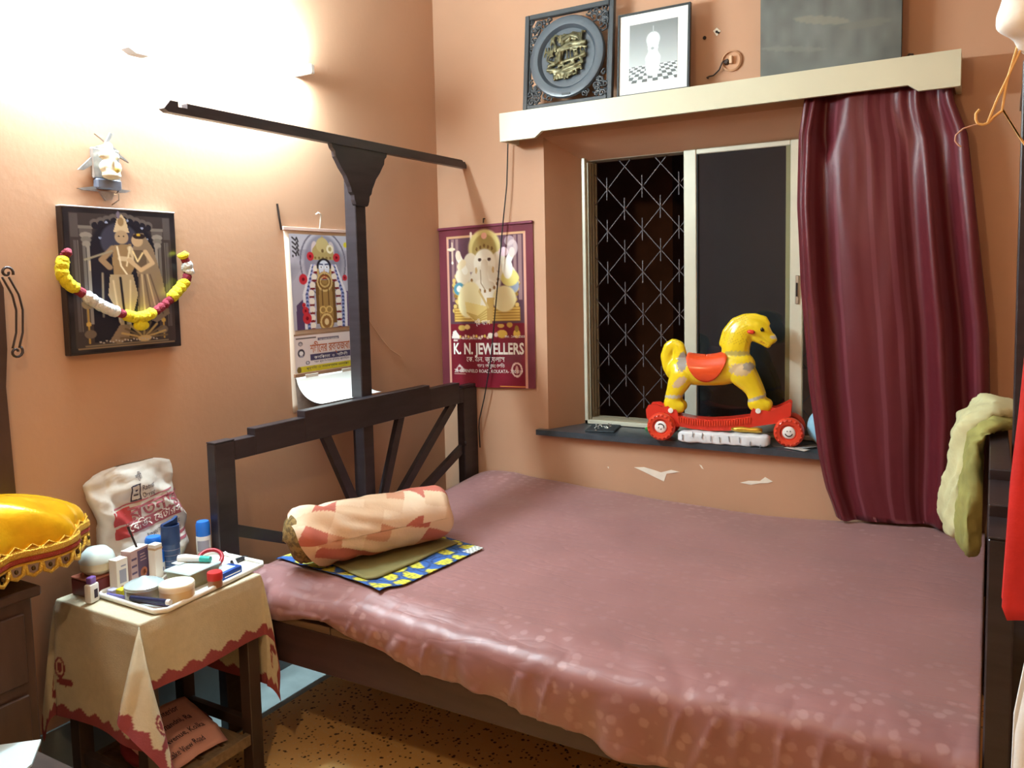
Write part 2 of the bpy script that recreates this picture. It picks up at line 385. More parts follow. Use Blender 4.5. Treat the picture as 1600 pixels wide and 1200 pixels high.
# ================================================================= the bed
M_WOOD = mat('near_black_polished_wood', (46, 39, 42), rough=.36, var=.25, vs=7, aniso=(1, 1, 6), bump=.03, bs=30, spec=.5)
M_RAIL = mat('dark_brown_wood', (64, 44, 42), rough=.45, var=.2, vs=9, aniso=(.4, 4, 4), bump=.05, bs=40)
M_PLY = mat('bare_plank', (104, 82, 64), rough=.7, var=.25, vs=12, aniso=(.3, 6, 6))
BED = thing('bed', 'dark wooden double bed with stepped headboard and canopy posts', 'bed', (1.25, -.76, 0))
def end_frame(x0, x1, post0, post1, bar0, bar1, braces):
    hb = None
    for (y0, y1) in ((-1.525, -1.446), (-.118, -.006)):
        G().box((x0, y0, 0), (x1, y1, .957), .003).build('corner_post', M_WOOD, BED)
    top = []
    for (y0, y1, z) in ((-1.446, -1.36, .957), (-1.36, -1.13, .981), (-1.13, -.38, 1.004), (-.38, -.15, .987), (-.15, -.118, .957)):
        G().box((x0, y0, .892), (x1, y1, z), .002).build('top_rail', M_WOOD, BED)
    for (y0, y1, z) in ((-1.525, -1.446, .961), (-.118, -.006, .968)): G().box((x0, y0, .957), (x1, y1, z), .001).build('post_cap', M_WOOD, BED)
    G().box((x0+.005, -1.446, .36), (x1-.005, -.118, .47), .003).build('lower_rail', M_WOOD, BED)
    for a, b in braces:
        G().beam((x0+.018, a[0], a[1]), (x0+.018, b[0], b[1]), .038, .022).build('brace', M_WOOD, BED)
    # canopy post, its scrolled bracket and the bar across
    G().box((post0, -.775, 0), (post1, -.712, 1.975), .003).build('canopy_post', M_WOOD, BED)
    half = [(.165, 1.972), (.158, 1.955), (.146, 1.945), (.142, 1.925), (.13, 1.91), (.112, 1.885), (.088, 1.86), (.074, 1.835), (.064, 1.82), (.058, 1.80), (.046, 1.79), (.044, 1.772), (.036, 1.755), (.03, 1.75)]
    pts = [(-.744-a*.98, z) for a, z in half]+[(-.744+a, z) for a, z in reversed(half)]
    G().prism(pts, ((bar0, 0, 0), (0, 1, 0), (0, 0, 1)), bar1-bar0-.006).build('bracket', M_WOOD, BED)
    bar = G(); pr = [(-1.622, 1.978), (-1.607, 1.970), (-.008, 1.970), (-.006, 1.985), (-.02, 2.000), (-.030, 1.997), (-.042, 2.005), (-1.54, 2.005), (-1.54, 1.990), (-1.572, 1.990), (-1.572, 2.005), (-1.60, 2.005), (-1.607, 1.996)]
    bar.prism(pr, ((bar0, 0, 0), (0, 1, 0), (0, 0, 1)), bar1-bar0)
    bar.build('canopy_bar', M_WOOD, BED)
BR = [((-1.02, .91), (-.80, .47)), ((-.56, .91), (-.74, .47)), ((-.175, .90), (-.70, .47)), ((-.115, .675), (-.62, .47)), ((-1.45, .66), (-.99, .47))]
end_frame(.157, .197, .101, .156, .146, .172, BR)
G().tube([(.20, -.125, .70), (.205, -.12, .70)], .012, 10).build('brace_stub', M_WOOD, BED)
end_frame(2.294, 2.338, 2.345, 2.40, 2.356, 2.386, [((-1.02, .91), (-.80, .47)), ((-.56, .91), (-.74, .47)), ((-1.37, .90), (-.85, .47)), ((-.175, .90), (-.70, .47))])
G().box((.197, -1.536, .317), (2.294, -1.512, .440), .002).build('side_rail', M_RAIL, BED)
G().box((.197, -.032, .317), (2.294, -.008, .440), .002).build('side_rail', M_RAIL, BED)
for k in range(9): G().box((.2+.2327*k, -1.538, .441), (.2+.2327*(k+1)-.004, -.01, .462), .002).build('bed_plank', M_PLY, BED)

# mattress and bedspread
ZB = .545
FARZ = ([.20, .32, .42, .50, 1.02, 1.55, 2.0, 2.29], [.030, .034, .034, .024, -.008, -.026, 0, .008])
HEM = ([.18, .30, .47, .56, .65, .79, .92, 1.05, 1.28, 1.54, 1.62, 2.0, 2.3], [.47, .462, .458, .47, .475, .448, .420, .408, .395, .36, .345, .33, .33])
def bed_z(x, y):
    fz = np.interp(x, *FARZ); k = max(0, 1+y/.55); k = k*k*(3-2*k)
    z = ZB+fz*k+.008*nz(x*2.1, y*2.1, 1)+.003*nz(x*7, y*7, 4)
    e = max(0, .17-(x-.19))/.17; z -= .05*e**2.5          # rolls off at the head end
    e = max(0, (y+.09)/.09); z -= .035*e*e
    z += .026*math.exp(-((y+1.455)/.055)**2)*max(.25, 1-max(0, x-.5)/.8)*(1-math.exp(-((x-.2)/.1)**2))
    z += .007*abs(nz(x*9+y*4, y*5, 8))*max(0, (-y-1.2)/.3)
    return z
M_MATT = mat('faded_ticking', (150, 120, 96), rough=.85, var=.1, vs=20)
MT = G().box((.24, -1.495, .463), (2.27, -.05, .488), .01, seg=2).build('mattress', M_MATT, smooth=40, loc=(1.25, -.76, .463))
tag(MT, 'thin flat mattress lying on the planks of the dark wooden bed', 'mattress')
def spread_pt(u, v):
    x = .203+(2.289-.203)*u
    hem = np.interp(x, *HEM)+.006*math.sin(x*23)+.008*nz(x*6, 3.3)
    wr = .010*nz(x*9+1, 7.7, v*2)+.006*nz(x*21, 2.2, v*3)-.011*max(0, 1-abs(nz(x*11+v*3, v*2, 6))*9)*max(0, min(1, (v-.72)*8))*min(1, max(0, (x-.42)/.25))
    y1 = -1.515-.022*math.sin(x*5+.6)*.6
    if v < .80:
        y = -.006+(y1+.006)*(v/.80); z = bed_z(x, y)
        k = max(0, (v-.74)/.06); z += -.010*k*k+wr*.35*k
        return V((x, y, z))
    t = (v-.80)/.20; zt = bed_z(x, y1)-.010
    r = .045
    if t < .4:
        a = t/.4*PI/2; return V((x, y1-r*math.sin(a)+wr*.8*t, zt-r*(1-math.cos(a))+wr*.35*(1-t)))
    s = (t-.4)/.6; zz = zt-r; bul = math.sin(s*PI)*.012
    fold = .010*math.sin(x*31+3*nz(x*3, 1))*s*min(1, max(.15, (x-.6)/.5))
    return V((x, min(-1.541, y1-r-bul*.5+wr*.7+fold+.012*s), zz+(hem-zz)*s))
def bedspread_mat():
    m = mat('dusty_rose_satin_spread', (142, 98, 97), rough=.43, var=.10, vs=3.2, sheen=.15, spec=.55)
    nt = m.node_tree; N = nt.nodes; L = nt.links; b = N['Principled BSDF']; src = b.inputs['Base Color'].links[0].from_socket
    tc = N.new('ShaderNodeTexCoord')
    v = N.new('ShaderNodeTexVoronoi'); v.inputs['Scale'].default_value = 26; v.inputs['Randomness'].default_value = .75; L.new(tc.outputs['Object'], v.inputs['Vector'])
    n = N.new('ShaderNodeTexNoise'); n.inputs['Scale'].default_value = 60; L.new(tc.outputs['Object'], n.inputs['Vector'])
    ad = N.new('ShaderNodeMath'); ad.operation = 'MULTIPLY_ADD'; L.new(n.outputs['Fac'], ad.inputs[0]); ad.inputs[1].default_value = .35; L.new(v.outputs['Distance'], ad.inputs[2])
    r = N.new('ShaderNodeValToRGB'); L.new(ad.outputs[0], r.inputs[0]); r.color_ramp.elements[0].position = .42; r.color_ramp.elements[1].position = .56
    r.color_ramp.elements[0].color = (1, 1, 1, 1); r.color_ramp.elements[1].color = (0, 0, 0, 1)
    n3 = N.new('ShaderNodeTexNoise'); n3.inputs['Scale'].default_value = 2.6; L.new(tc.outputs['Object'], n3.inputs['Vector'])
    r3 = N.new('ShaderNodeValToRGB'); L.new(n3.outputs['Fac'], r3.inputs[0]); r3.color_ramp.elements[0].position = .35; r3.color_ramp.elements[1].position = .65
    r3.color_ramp.elements[0].color = (.12,)*3+(1,); r3.color_ramp.elements[1].color = (.5,)*3+(1,)
    sp = N.new('ShaderNodeSeparateXYZ'); L.new(tc.outputs['Object'], sp.inputs[0]); ab = N.new('ShaderNodeMath'); ab.operation = 'ABSOLUTE'; L.new(sp.outputs['Y'], ab.inputs[0])
    mr = N.new('ShaderNodeMapRange'); L.new(ab.outputs[0], mr.inputs[0]); mr.inputs[1].default_value = .40; mr.inputs[2].default_value = .72; mr.inputs[3].default_value = .25; mr.inputs[4].default_value = .95
    k = N.new('ShaderNodeMath'); k.operation = 'MULTIPLY'; L.new(r.outputs[0], k.inputs[0]); L.new(r3.outputs[0], k.inputs[1])
    k0 = k; k = N.new('ShaderNodeMath'); k.operation = 'MULTIPLY'; L.new(k0.outputs[0], k.inputs[0]); L.new(mr.outputs[0], k.inputs[1])
    mx = N.new('ShaderNodeMix'); mx.data_type = 'RGBA'; L.new(k.outputs[0], mx.inputs[0]); L.new(src, mx.inputs[6]); mx.inputs[7].default_value = rgb((192, 156, 154)); L.new(mx.outputs[2], b.inputs['Base Color'])
    bp = N.new('ShaderNodeBump'); bp.inputs['Strength'].default_value = .25; bp.inputs['Distance'].default_value = .004
    n4 = N.new('ShaderNodeTexNoise'); n4.inputs['Scale'].default_value = 14; n4.inputs['Detail'].default_value = 5; L.new(tc.outputs['Object'], n4.inputs['Vector']); L.new(n4.outputs['Fac'], bp.inputs['Height'])
    mp = N.new('ShaderNodeMapping'); mp.inputs['Rotation'].default_value = (0, 0, .75); mp.inputs['Scale'].default_value = (1.6, 7, 4); L.new(tc.outputs['Object'], mp.inputs[0])
    n5 = N.new('ShaderNodeTexNoise'); n5.inputs['Scale'].default_value = 2.2; n5.inputs['Detail'].default_value = 2; L.new(mp.outputs[0], n5.inputs['Vector'])
    r5 = N.new('ShaderNodeValToRGB'); L.new(n5.outputs['Fac'], r5.inputs[0]); e0 = r5.color_ramp; e0.elements[0].position = .46; e0.elements[0].color = (1, 1, 1, 1); e0.elements[1].position = .54; e0.elements[1].color = (1, 1, 1, 1); em = e0.elements.new(.5); em.color = (0, 0, 0, 1)
    b2 = N.new('ShaderNodeBump'); b2.inputs['Strength'].default_value = .10; b2.inputs['Distance'].default_value = .006; L.new(r5.outputs[0], b2.inputs['Height']); L.new(bp.outputs[0], b2.inputs['Normal']); L.new(b2.outputs[0], b.inputs['Normal'])
    return m
g = G(); g.grid(spread_pt, 300, 130)
SPR = g.build('bedspread', bedspread_mat(), smooth=True, loc=(1.25, -.76, .55), solid=.004, offs=0)
tag(SPR, 'dusty rose patterned bedspread hanging over the near edge of the bed', 'bedspread')

# ================================================================= lamps
TUBE = thing('tube_light', 'glaring white tube light fixed high on the left wall', 'lamp', (.05, -1.57, 2.2))
G().box((0, -2.08, 2.236), (.012, -.90, 2.260), .004).build('batten', mat('white_batten', (235, 235, 232), rough=.5), TUBE)
for y in (-2.085, -.92): G().box((.0, y, 2.232), (.092, y+.022, 2.266), .003).build('tube_holder', MATS['white_batten'], TUBE)
G().tube([(.075, -2.06, 2.248), (.075, -.92, 2.248)], .013, 16).build('glass_tube', mat('lit_tube', (255, 255, 255), emit=(TUBE_COLOR, TUBE_POWER)), TUBE)
g = G(); g.prism([(-1.665, 2.180), (-1.545, 2.180), (-1.56, 2.160), (-1.585, 2.150), (-1.63, 2.150), (-1.655, 2.162)], ((.03, 0, 0), (0, 1, 0), (0, 0, 1)), .04)
g.box((.03, -1.612, 2.17), (.05, -1.60, 2.22)); g.build('starter_cover', mat('grey_plastic', (150, 150, 152), rough=.5), TUBE)
BULB = thing('pendant_bulb', 'warm bulb hanging from the ceiling on a short cord', 'lamp', (1.5, -3.0, 2.200))
G().tube([(1.5, -3.0, 2.320), (1.5, -3.0, ZC)], .003, 6).build('cord', mat('black_flex', (25, 25, 25), rough=.6), BULB)
G().lathe([(.012, 2.330), (.018, 2.320), (.018, 2.275), (.014, 2.270)], (1.5, -3.0, 0), 14).build('bulb_holder', mat('brown_bakelite', (50, 32, 24), rough=.4), BULB)
G().lathe([(.042*math.sin(a)+.001, 2.205-.042*math.cos(a)) for a in np.linspace(.05, 2.6, 14)]+[(.016, 2.255), (.014, 2.272)], (1.5, -3.0, 0), 20).build('glass_bulb', mat('lit_bulb', (255, 240, 220), emit=(BULB_COLOR, BULB_POWER)), BULB, smooth=True)

# ================================================================= pictures and calendars on the walls
M_PRINT = mat('matt_print', attr=True, rough=.55, spec=.3)
M_GLOSS = mat('glossy_print', attr=True, rough=.22, spec=.5)
M_PAPER = mat('white_paper', (238, 238, 232), rough=.8)
M_STEEL = mat('bright_steel', (200, 198, 192), rough=.25, metal=.9)
M_NAIL = mat('dark_nail', (52, 40, 36), rough=.5, metal=.5)
M_WHITEINK = mat('white_ink', (240, 236, 228), rough=.6)
M_REDINK = mat('maroon_ink', (150, 62, 58), rough=.7)
M_DARKINK = mat('dark_ink', (58, 48, 62), rough=.7)

def couple_picture():
    p = Paint(150, 186, (40, 36, 40)); p.grain(.25, 9, 3)
    silver, gold, hi, dk = (118, 110, 104), (150, 122, 88), (205, 182, 148), (34, 30, 36)
    p.rect(.05, .03, .95, .96, (62, 54, 54)); p.ell(.5, .42, .33, .40, (30, 30, 40)); p.rect(.20, .35, .80, .93, (30, 30, 40))
    for s in (0, 1):
        m = (lambda x: x) if not s else (lambda x: 1-x)
        def R(x0, y0, x1, y1, c): a, b = sorted((m(x0), m(x1))); p.rect(a, y0, b, y1, c)
        R(.055, .04, .12, .2, (84, 76, 76)); R(.12, .12, .24, .14, silver); R(.13, .14, .23, .17, (92, 84, 82))
        for k in range(3): p.ell(m(.18), .185+.03*k, .052-.008*k, .022, silver if k % 2 else (140, 132, 124))
        R(.150, .26, .172, .80, (104, 98, 96)); R(.180, .26, .205, .80, (140, 132, 126)); R(.075, .22, .10, .85, (86, 78, 80)); R(.105, .22, .115, .85, (110, 102, 100))
        p.ell(m(.16), .66, .05, .035, (150, 126, 96)); p.line([(m(.16), .70), (m(.16), .93)], .008, (176, 140, 70)); p.ell(m(.16), .80, .022, .016, (196, 160, 84)); p.ell(m(.17), .87, .05, .03, (110, 96, 84))
        for k in range(5): p.ell(m(.26+.055*k), .10-.014*k, .042, .03, (96, 88, 86)); p.ell(m(.265+.055*k), .115-.012*k, .034, .024, (32, 32, 42))
        R(.12, .945, .5, .955, (120, 104, 84))
    for (x, y) in ((.36, .09), (.55, .07), (.68, .12), (.72, .2), (.3, .2), (.66, .22)): p.ell(x, y, .012, .009, (150, 160, 190))
    p.ell(.47, .22, .17, .13, (74, 74, 92), al=.7); p.ell(.60, .28, .13, .12, (66, 62, 76), al=.6)
    X0, Y0 = p.X, p.Y; p.X = .5+(X0-.52)/1.28; p.Y = .5+(Y0-.5)/1.05
    # taller figure with a tall crown and flute
    p.poly([(.42, .17), (.45, .08), (.48, .05), (.51, .08), (.53, .17)], hi); p.ell(.475, .10, .022, .03, gold); p.ell(.46, .055, .012, .025, (120, 110, 130))
    p.ell(.475, .205, .048, .046, (176, 150, 120)); p.ell(.455, .20, .007, .005, dk); p.ell(.49, .20, .007, .005, dk)
    p.poly([(.42, .26), (.54, .25), (.56, .40), (.52, .47), (.41, .47), (.40, .36)], gold); p.line([(.41, .28), (.33, .36), (.38, .41)], .022, (150, 124, 96)); p.line([(.53, .28), (.57, .36), (.46, .35)], .02, hi)
    p.line([(.22, .36), (.40, .30)], .008, (150, 140, 120)); p.line([(.25, .37), (.25, .43)], .004, hi)
    p.line([(.44, .27), (.46, .40), (.50, .46)], .006, (235, 220, 190)); p.line([(.53, .27), (.50, .40)], .006, (225, 206, 170))
    p.poly([(.38, .46), (.54, .46), (.57, .60), (.53, .72), (.50, .84), (.44, .84), (.41, .70), (.36, .60)], (168, 146, 116)); p.line([(.45, .48), (.47, .82)], .008, dk); p.line([(.40, .50), (.43, .78)], .006, hi); p.line([(.52, .50), (.50, .80)], .006, hi)
    p.line([(.33, .45), (.32, .74)], .007, (140, 128, 110)); p.poly([(.43, .80), (.50, .80), (.49, .90), (.42, .93), (.35, .91)], (130, 108, 86))
    # second figure under a veil
    p.poly([(.56, .18), (.63, .17), (.70, .28), (.76, .50), (.80, .74), (.70, .80), (.56, .74), (.58, .5), (.55, .34)], (136, 116, 96)); p.ell(.585, .225, .042, .042, (190, 160, 126)); p.ell(.60, .195, .045, .02, (46, 36, 38)); p.ell(.595, .185, .014, .01, (210, 170, 60))
    p.poly([(.55, .29), (.64, .29), (.65, .42), (.57, .44)], (100, 84, 70)); p.line([(.64, .30), (.69, .38), (.60, .43), (.52, .36)], .017, (200, 170, 134)); p.line([(.55, .30), (.58, .37), (.62, .31)], .006, (240, 214, 160))
    for k in range(5): p.line([(.585+.02*k, .46), (.57+.045*k, .74)], .005, (196, 172, 136) if k % 2 else (96, 80, 70))
    for k in range(11):
        a = PI*(1.02+.96*k/10); p.line([(.60, .90), (.60+.17*math.cos(a), .90+.11*math.sin(a))], .009, (176, 146, 92) if k % 2 else (104, 86, 64))
    p.ell(.60, .905, .05, .022, (186, 158, 110))
    p.X, p.Y = X0, Y0
    for k in range(20): p.ell(.25+.027*k, .93+.008*math.sin(k*2.1), .008, .006, (170, 160, 150))
    p.rect(.06, .962, .94, .975, (130, 108, 84)); return p.a
PIC = thing('framed_picture', 'dark laminated picture of a flute player and companion wearing a flower garland', 'picture', (.02, -1.68, 1.262))
G().box((.004, -1.870, 1.262), (.030, -1.497, 1.688), .002).build('backing_board', mat('black_mount_board', (44, 34, 32), rough=.4), PIC)
panel('printed_face', couple_picture(), ((.0305, -1.866, 1.683), (0, 1, 0), (0, 0, -1)), .364, .416, M_GLOSS, PIC, lift=.0006)
G().box((.004, -1.870, 1.686), (.031, -1.497, 1.690), .001).build('top_edge', mat('silver_edge', (196, 196, 200), rough=.3), PIC)
# flower garland, hung round the picture
M_GF = [mat('garland_%s' % n, c, rough=.85, bump=.8, bs=160, var=.12, vs=60) for n, c in (('yellow', (232, 214, 40)), ('white', (226, 226, 224)), ('maroon', (132, 36, 52)))]
GAR = thing('garland', 'yellow white and maroon flower garland draped across the dark framed picture', 'garland', (.045, -1.68, 1.35))
gp = [(-1.872, 1.560), (-1.890, 1.525), (-1.893, 1.495), (-1.876, 1.468), (-1.853, 1.452), (-1.82, 1.428), (-1.785, 1.405), (-1.75, 1.388), (-1.70, 1.370), (-1.672, 1.362), (-1.64, 1.364), (-1.60, 1.380), (-1.56, 1.404), (-1.53, 1.430), (-1.505, 1.452), (-1.484, 1.474), (-1.474, 1.50), (-1.482, 1.53), (-1.495, 1.56)]
def interp(P, n):
    A = np.array(P, float); d = np.concatenate([[0], np.cumsum(np.linalg.norm(np.diff(A, axis=0), axis=1))]); t = np.linspace(0, d[-1], n)
    return np.stack([np.interp(t, d, A[:, k]) for k in range(A.shape[1])], 1)
gl = interp(gp, 121)
segs = [(0, 4, 2), (4, 24, 0), (24, 29, 2), (29, 50, 1), (50, 54, 2), (54, 74, 0), (74, 81, 2), (81, 87, 2), (87, 102, 0), (102, 107, 2), (107, 114, 1), (114, 117, 2), (117, 120, 0)]
for a, b, k in segs:
    r = [.0135 if k == 2 else .0175]*(b-a+1); r[0] = r[-1] = .011
    P = [(.053+.004*math.sin(i*1.7), gl[i][0], gl[i][1]) for i in range(a, b+1)]
    G().tube(P, r, 10).build(('yellow_section', 'white_section', 'maroon_section')[k], M_GF[k], GAR, smooth=True)
G().ell((.056, -1.657, 1.338), (.014, .026, .016)).build('yellow_tassel', M_GF[0], GAR, smooth=True)

# small metal deity on the wall
ORN = thing('wall_ornament', 'small silvery figure ornament with leaf rays above the dark garlanded picture', 'ornament', (.02, -1.712, 1.74))
M_SILV = mat('tarnished_silver', (170, 166, 164), rough=.35, metal=.6, var=.25, vs=40)
M_IVORY = mat('ivory_figure', (226, 214, 186), rough=.5, var=.15, vs=40)
M_BLUEGR = mat('blue_grey_enamel', (108, 112, 128), rough=.5)
G().box((.003, -1.752, 1.745), (.026, -1.672, 1.775), .004).build('plinth', M_BLUEGR, ORN)
G().box((.003, -1.757, 1.775), (.016, -1.667, 1.865), .004).build('back_plate', M_SILV, ORN)
for pts in ([(-1.755, 1.862), (-1.70, 1.885), (-1.668, 1.862), (-1.674, 1.848), (-1.70, 1.866), (-1.75, 1.848)], [(-1.712, 1.88), (-1.692, 1.915), (-1.684, 1.912), (-1.70, 1.882)], [(-1.712, 1.885), (-1.742, 1.905), (-1.718, 1.892)],
            [(-1.757, 1.835), (-1.800, 1.795), (-1.782, 1.796), (-1.757, 1.812)], [(-1.667, 1.845), (-1.636, 1.832), (-1.645, 1.840), (-1.667, 1.855)], [(-1.75, 1.752), (-1.805, 1.742), (-1.79, 1.738), (-1.74, 1.738)], [(-1.672, 1.75), (-1.635, 1.748), (-1.65, 1.741), (-1.68, 1.738)], [(-1.74, 1.74), (-1.69, 1.738), (-1.70, 1.716), (-1.72, 1.712)]):
    G().prism([(a, b) for a, b in pts], ((.006, 0, 0), (0, 1, 0), (0, 0, 1)), .008).build('leaf_ray', M_SILV, ORN)
g = G()
for c, r in (((.032, -1.712, 1.845), (.014, .019, .02)), ((.030, -1.712, 1.805), (.018, .026, .028)), ((.034, -1.735, 1.808), (.012, .012, .018)), ((.034, -1.69, 1.808), (.012, .012, .018)), ((.036, -1.712, 1.785), (.016, .032, .014)), ((.044, -1.712, 1.825), (.008, .007, .018)), ((.03, -1.735, 1.842), (.006, .012, .012)), ((.03, -1.69, 1.842), (.006, .012, .012)), ((.03, -1.712, 1.868), (.01, .014, .014)), ((.040, -1.698, 1.800), (.008, .008, .008)), ((.040, -1.728, 1.795), (.008, .008, .008))): g.ell(c, r, 12, 8)
fuse(g, .004, 2).build('figure', M_IVORY, ORN, smooth=True)
G().ell((.046, -1.700, 1.803), (.005, .010, .010), 10, 8).build('gilt_bead', mat('pale_gilt', (214, 196, 110), rough=.4), ORN, smooth=True)
G().tube([(.006, -1.70, 1.735), (.02, -1.682, 1.733), (.022, -1.684, 1.715), (.010, -1.70, 1.70)], .0022, 6).build('hook', M_STEEL, ORN)

# left-hand calendar: goddess, Bengali heading, big curled date page
def goddess():
    p = Paint(130, 150, (176, 172, 186)); p.grain(.12, 12, 5)
    p.rect(0, 0, 1, .16, (190, 188, 200)); p.poly([(.02, .5), (.35, .2), (.2, 1), (0, 1)], (182, 176, 190)); p.poly([(1, .62), (.82, .6), (.86, 1), (1, 1)], (92, 74, 112)); p.poly([(.06, .74), (.2, .66), (.28, 1), (.05, 1)], (88, 66, 100))
    p.ring(.52, .30, .36, .34, .03, (120, 116, 132)); p.ell(.52, .30, .30, .30, (112, 110, 130), al=.55)
    for y in np.linspace(.04, .18, 4): p.line([(.05, y), (.10, y+.03), (.12, y), (.14, y+.04)], .010, (64, 58, 62))
    p.ell(.10, .22, .012, .012, (60, 54, 58)); p.ell(.05, .23, .012, .015, (60, 54, 58)); p.ell(.90, .10, .035, .03, (218, 206, 60))
    for s in (-1, 1):
        for k, (c, off) in enumerate((((230, 226, 232), .345), ((66, 78, 130), .30), ((206, 188, 212), .255))):
            for t in np.linspace(0, 1, 34):
                x = .525+s*(off*(.55+.45*min(1, t*2.2))-.02*t); y = .33+.66*t; p.ell(x, y, .022, .016, c if k != 1 or int(t*33) % 2 else (150, 160, 210))
        for t in np.linspace(0, 1, 8): x = .525+s*(.10+.115*min(1, .25+t*2)); y = .36+.60*t; p.ell(x, y, .045, .034, (236, 226, 214)); p.ell(x, y+.04, .045, .012, (120, 36, 40))
        p.ell(.525+s*.13, .16, .055, .09, (206, 192, 196)); 
    p.poly([(.33, .27), (.36, .15), (.45, .07), (.52, .01), (.60, .07), (.68, .15), (.72, .27)], (178, 158, 104)); p.ell(.52, .11, .10, .08, (196, 178, 124)); p.ell(.52, .17, .022, .02, (120, 96, 60)); p.ring(.64, .15, .04, .035, .35, (236, 228, 196))
    for k in range(5): p.ell(.40+.06*k, .245, .018, .014, (134, 110, 66))
    p.ell(.53, .335, .115, .085, (40, 32, 36)); p.ell(.53, .355, .088, .085, (220, 226, 240)); p.ell(.53, .43, .082, .04, (112, 56, 46)); p.ell(.53, .45, .05, .025, (166, 40, 44)); p.ell(.53, .40, .012, .035, (208, 170, 130))
    for s in (-1, 1): p.ell(.53+s*.045, .345, .026, .017, (250, 250, 255)); p.ell(.53+s*.045, .345, .009, .011, (60, 60, 90)); p.line([(.53+s*.02, .315), (.53+s*.08, .31)], .008, (50, 60, 100)); p.ell(.53+s*.10, .40, .018, .04, (196, 166, 110))
    p.poly([(.42, .48), (.64, .48), (.67, .78), (.62, 1), (.44, 1), (.40, .78)], (158, 124, 72)); p.poly([(.38, .5), (.43, .5), (.42, .95), (.37, .95)], (112, 80, 44)); p.poly([(.64, .5), (.69, .5), (.70, .95), (.65, .95)], (112, 80, 44))
    for k in range(4): p.ring(.53, .50, .05+.022*k, .03+.022*k, .10, (206, 176, 116) if k % 2 else (122, 88, 48))
    for s in (-1, 1): p.line([(.53+s*.05, .58), (.53+s*.05, .75)], .007, (92, 62, 36)); p.ring(.53+s*.05, .80, .045, .035, .22, (216, 180, 110))
    p.ell(.53, .93, .12, .10, (142, 100, 56)); p.ring(.53, .93, .09, .08, .15, (216, 184, 120)); p.ell(.53, .93, .035, .035, (226, 200, 150))
    for (x, y, r) in ((.32, .23, .055), (.74, .24, .055), (.19, .47, .065), (.86, .46, .04), (.20, .80, .05), (.22, .88, .07), (.18, .74, .03)): p.ell(x, y, r, r*.85, (192, 48, 58)); p.ell(x, y, r*.35, r*.3, (120, 22, 34))
    return p.a
M_CREAM = mat('cream_paper', (228, 208, 188), rough=.7)
C1 = thing('wall_calendar', 'tall goddess calendar with curled white date page behind the canopy post', 'calendar', (.01, -.82, 1.0), 'wall calendars')
cal_b = lambda y: .004+.006*((y+.82)/.19)**2
G().grid(lambda u, v: V((.004+.003*math.sin(v*5)+.004*(2*u-1)**2, -1.01+.378*u+.012*v, 1.664-.70*v)), 12, 24).build('backing_sheet', M_CREAM, C1, smooth=True, solid=.0012)
G().box((.004, -1.014, 1.655), (.012, -.628, 1.668), .001).build('top_strip', mat('pink_tin_strip', (214, 182, 168), rough=.45), C1)
panel('goddess_print', goddess(), ((.010, -.992, 1.642), (0, 1, 0), (0, .02, -1)), .345, .365, M_GLOSS, C1, bend=lambda a, b: .002+.004*(a/.17-1)**2)
def strip_art():
    p = Paint(130, 56, (222, 208, 206)); p.rect(0, 0, 1, .06, (150, 116, 92)); p.rect(.03, .1, .35, .14, (100, 84, 80)); p.rect(.38, .14, .72, .22, (112, 100, 118)); p.rect(.25, .56, .90, .72, (72, 64, 96))
    p.ell(.10, .26, .035, .055, (86, 78, 90)); p.ell(.10, .27, .022, .035, (180, 172, 178)); p.ell(.105, .50, .055, .11, (58, 52, 66)); p.ell(.105, .50, .033, .06, (226, 222, 224)); p.ell(.105, .58, .03, .03, (150, 146, 160)); p.ell(.20, .76, .03, .05, (86, 78, 90)); p.ell(.20, .755, .019, .03, (206, 200, 206))
    p.rect(.05, .84, .99, 1, (206, 190, 48)); p.ell(.06, .92, .035, .08, (120, 96, 40)); p.rect(.955, .12, .99, .70, (176, 168, 96)); return p.a
HS = ((.0135, -.990, 1.262), (0, 1, 0), (0, .02, -1))
panel('heading_print', strip_art(), HS, .345, .148, M_PRINT, C1, bend=lambda a, b: .004*(a/.17-1)**2)
M_ORINK = mat('orange_brown_ink', (178, 92, 44), rough=.7)
bt = lambda y0, z0: (lambda a, b: V((.0150+.004*((a+y0+.990)/.17-1)**2, y0+a, z0+b)))
text('শচীেনর রক্তজবা'.replace('ক্ত', 'ক্ত'), (HS[0], HS[1], (0, 0, 1)), .034, M_ORINK, 'bengali_heading', C1, width=.225, bold=.012, bend=bt(-.905, 1.186))
text('কলিকাতা  ৩  সিউড়ী', (HS[0], HS[1], (0, 0, 1)), .011, M_WHITEINK, 'bengali_line', C1, width=.19, bend=bt(-.885, 1.161))
text('সকল পূজা উৎসেবর বিশ্বস্ত প্রতিষ্ঠান', (HS[0], HS[1], (0, 0, 1)), .008, M_DARKINK, 'small_line', C1, width=.2, bend=bt(-.885, 1.145))
text('THE COMPLETE CALENDAR', (HS[0], HS[1], (0, 0, 1)), .006, M_WHITEINK, 'small_line', C1, width=.105, bend=bt(-.852, 1.2315))
text('পূর্ণিমা ও অমাবস্যার তালিকা', (HS[0], HS[1], (0, 0, 1)), .009, M_DARKINK, 'small_line', C1, width=.24, bend=bt(-.93, 1.123))
G().box((.010, -.992, 1.098), (.018, -.636, 1.112), .001).build('brown_strip', mat('brown_strip', (142, 104, 78), rough=.6), C1)
for y in (-.905, -.70): G().box((.018, y-.035, 1.092), (.021, y+.035, 1.106), .001).build('binding_tab', mat('tab_white', (200, 190, 176), rough=.6), C1)
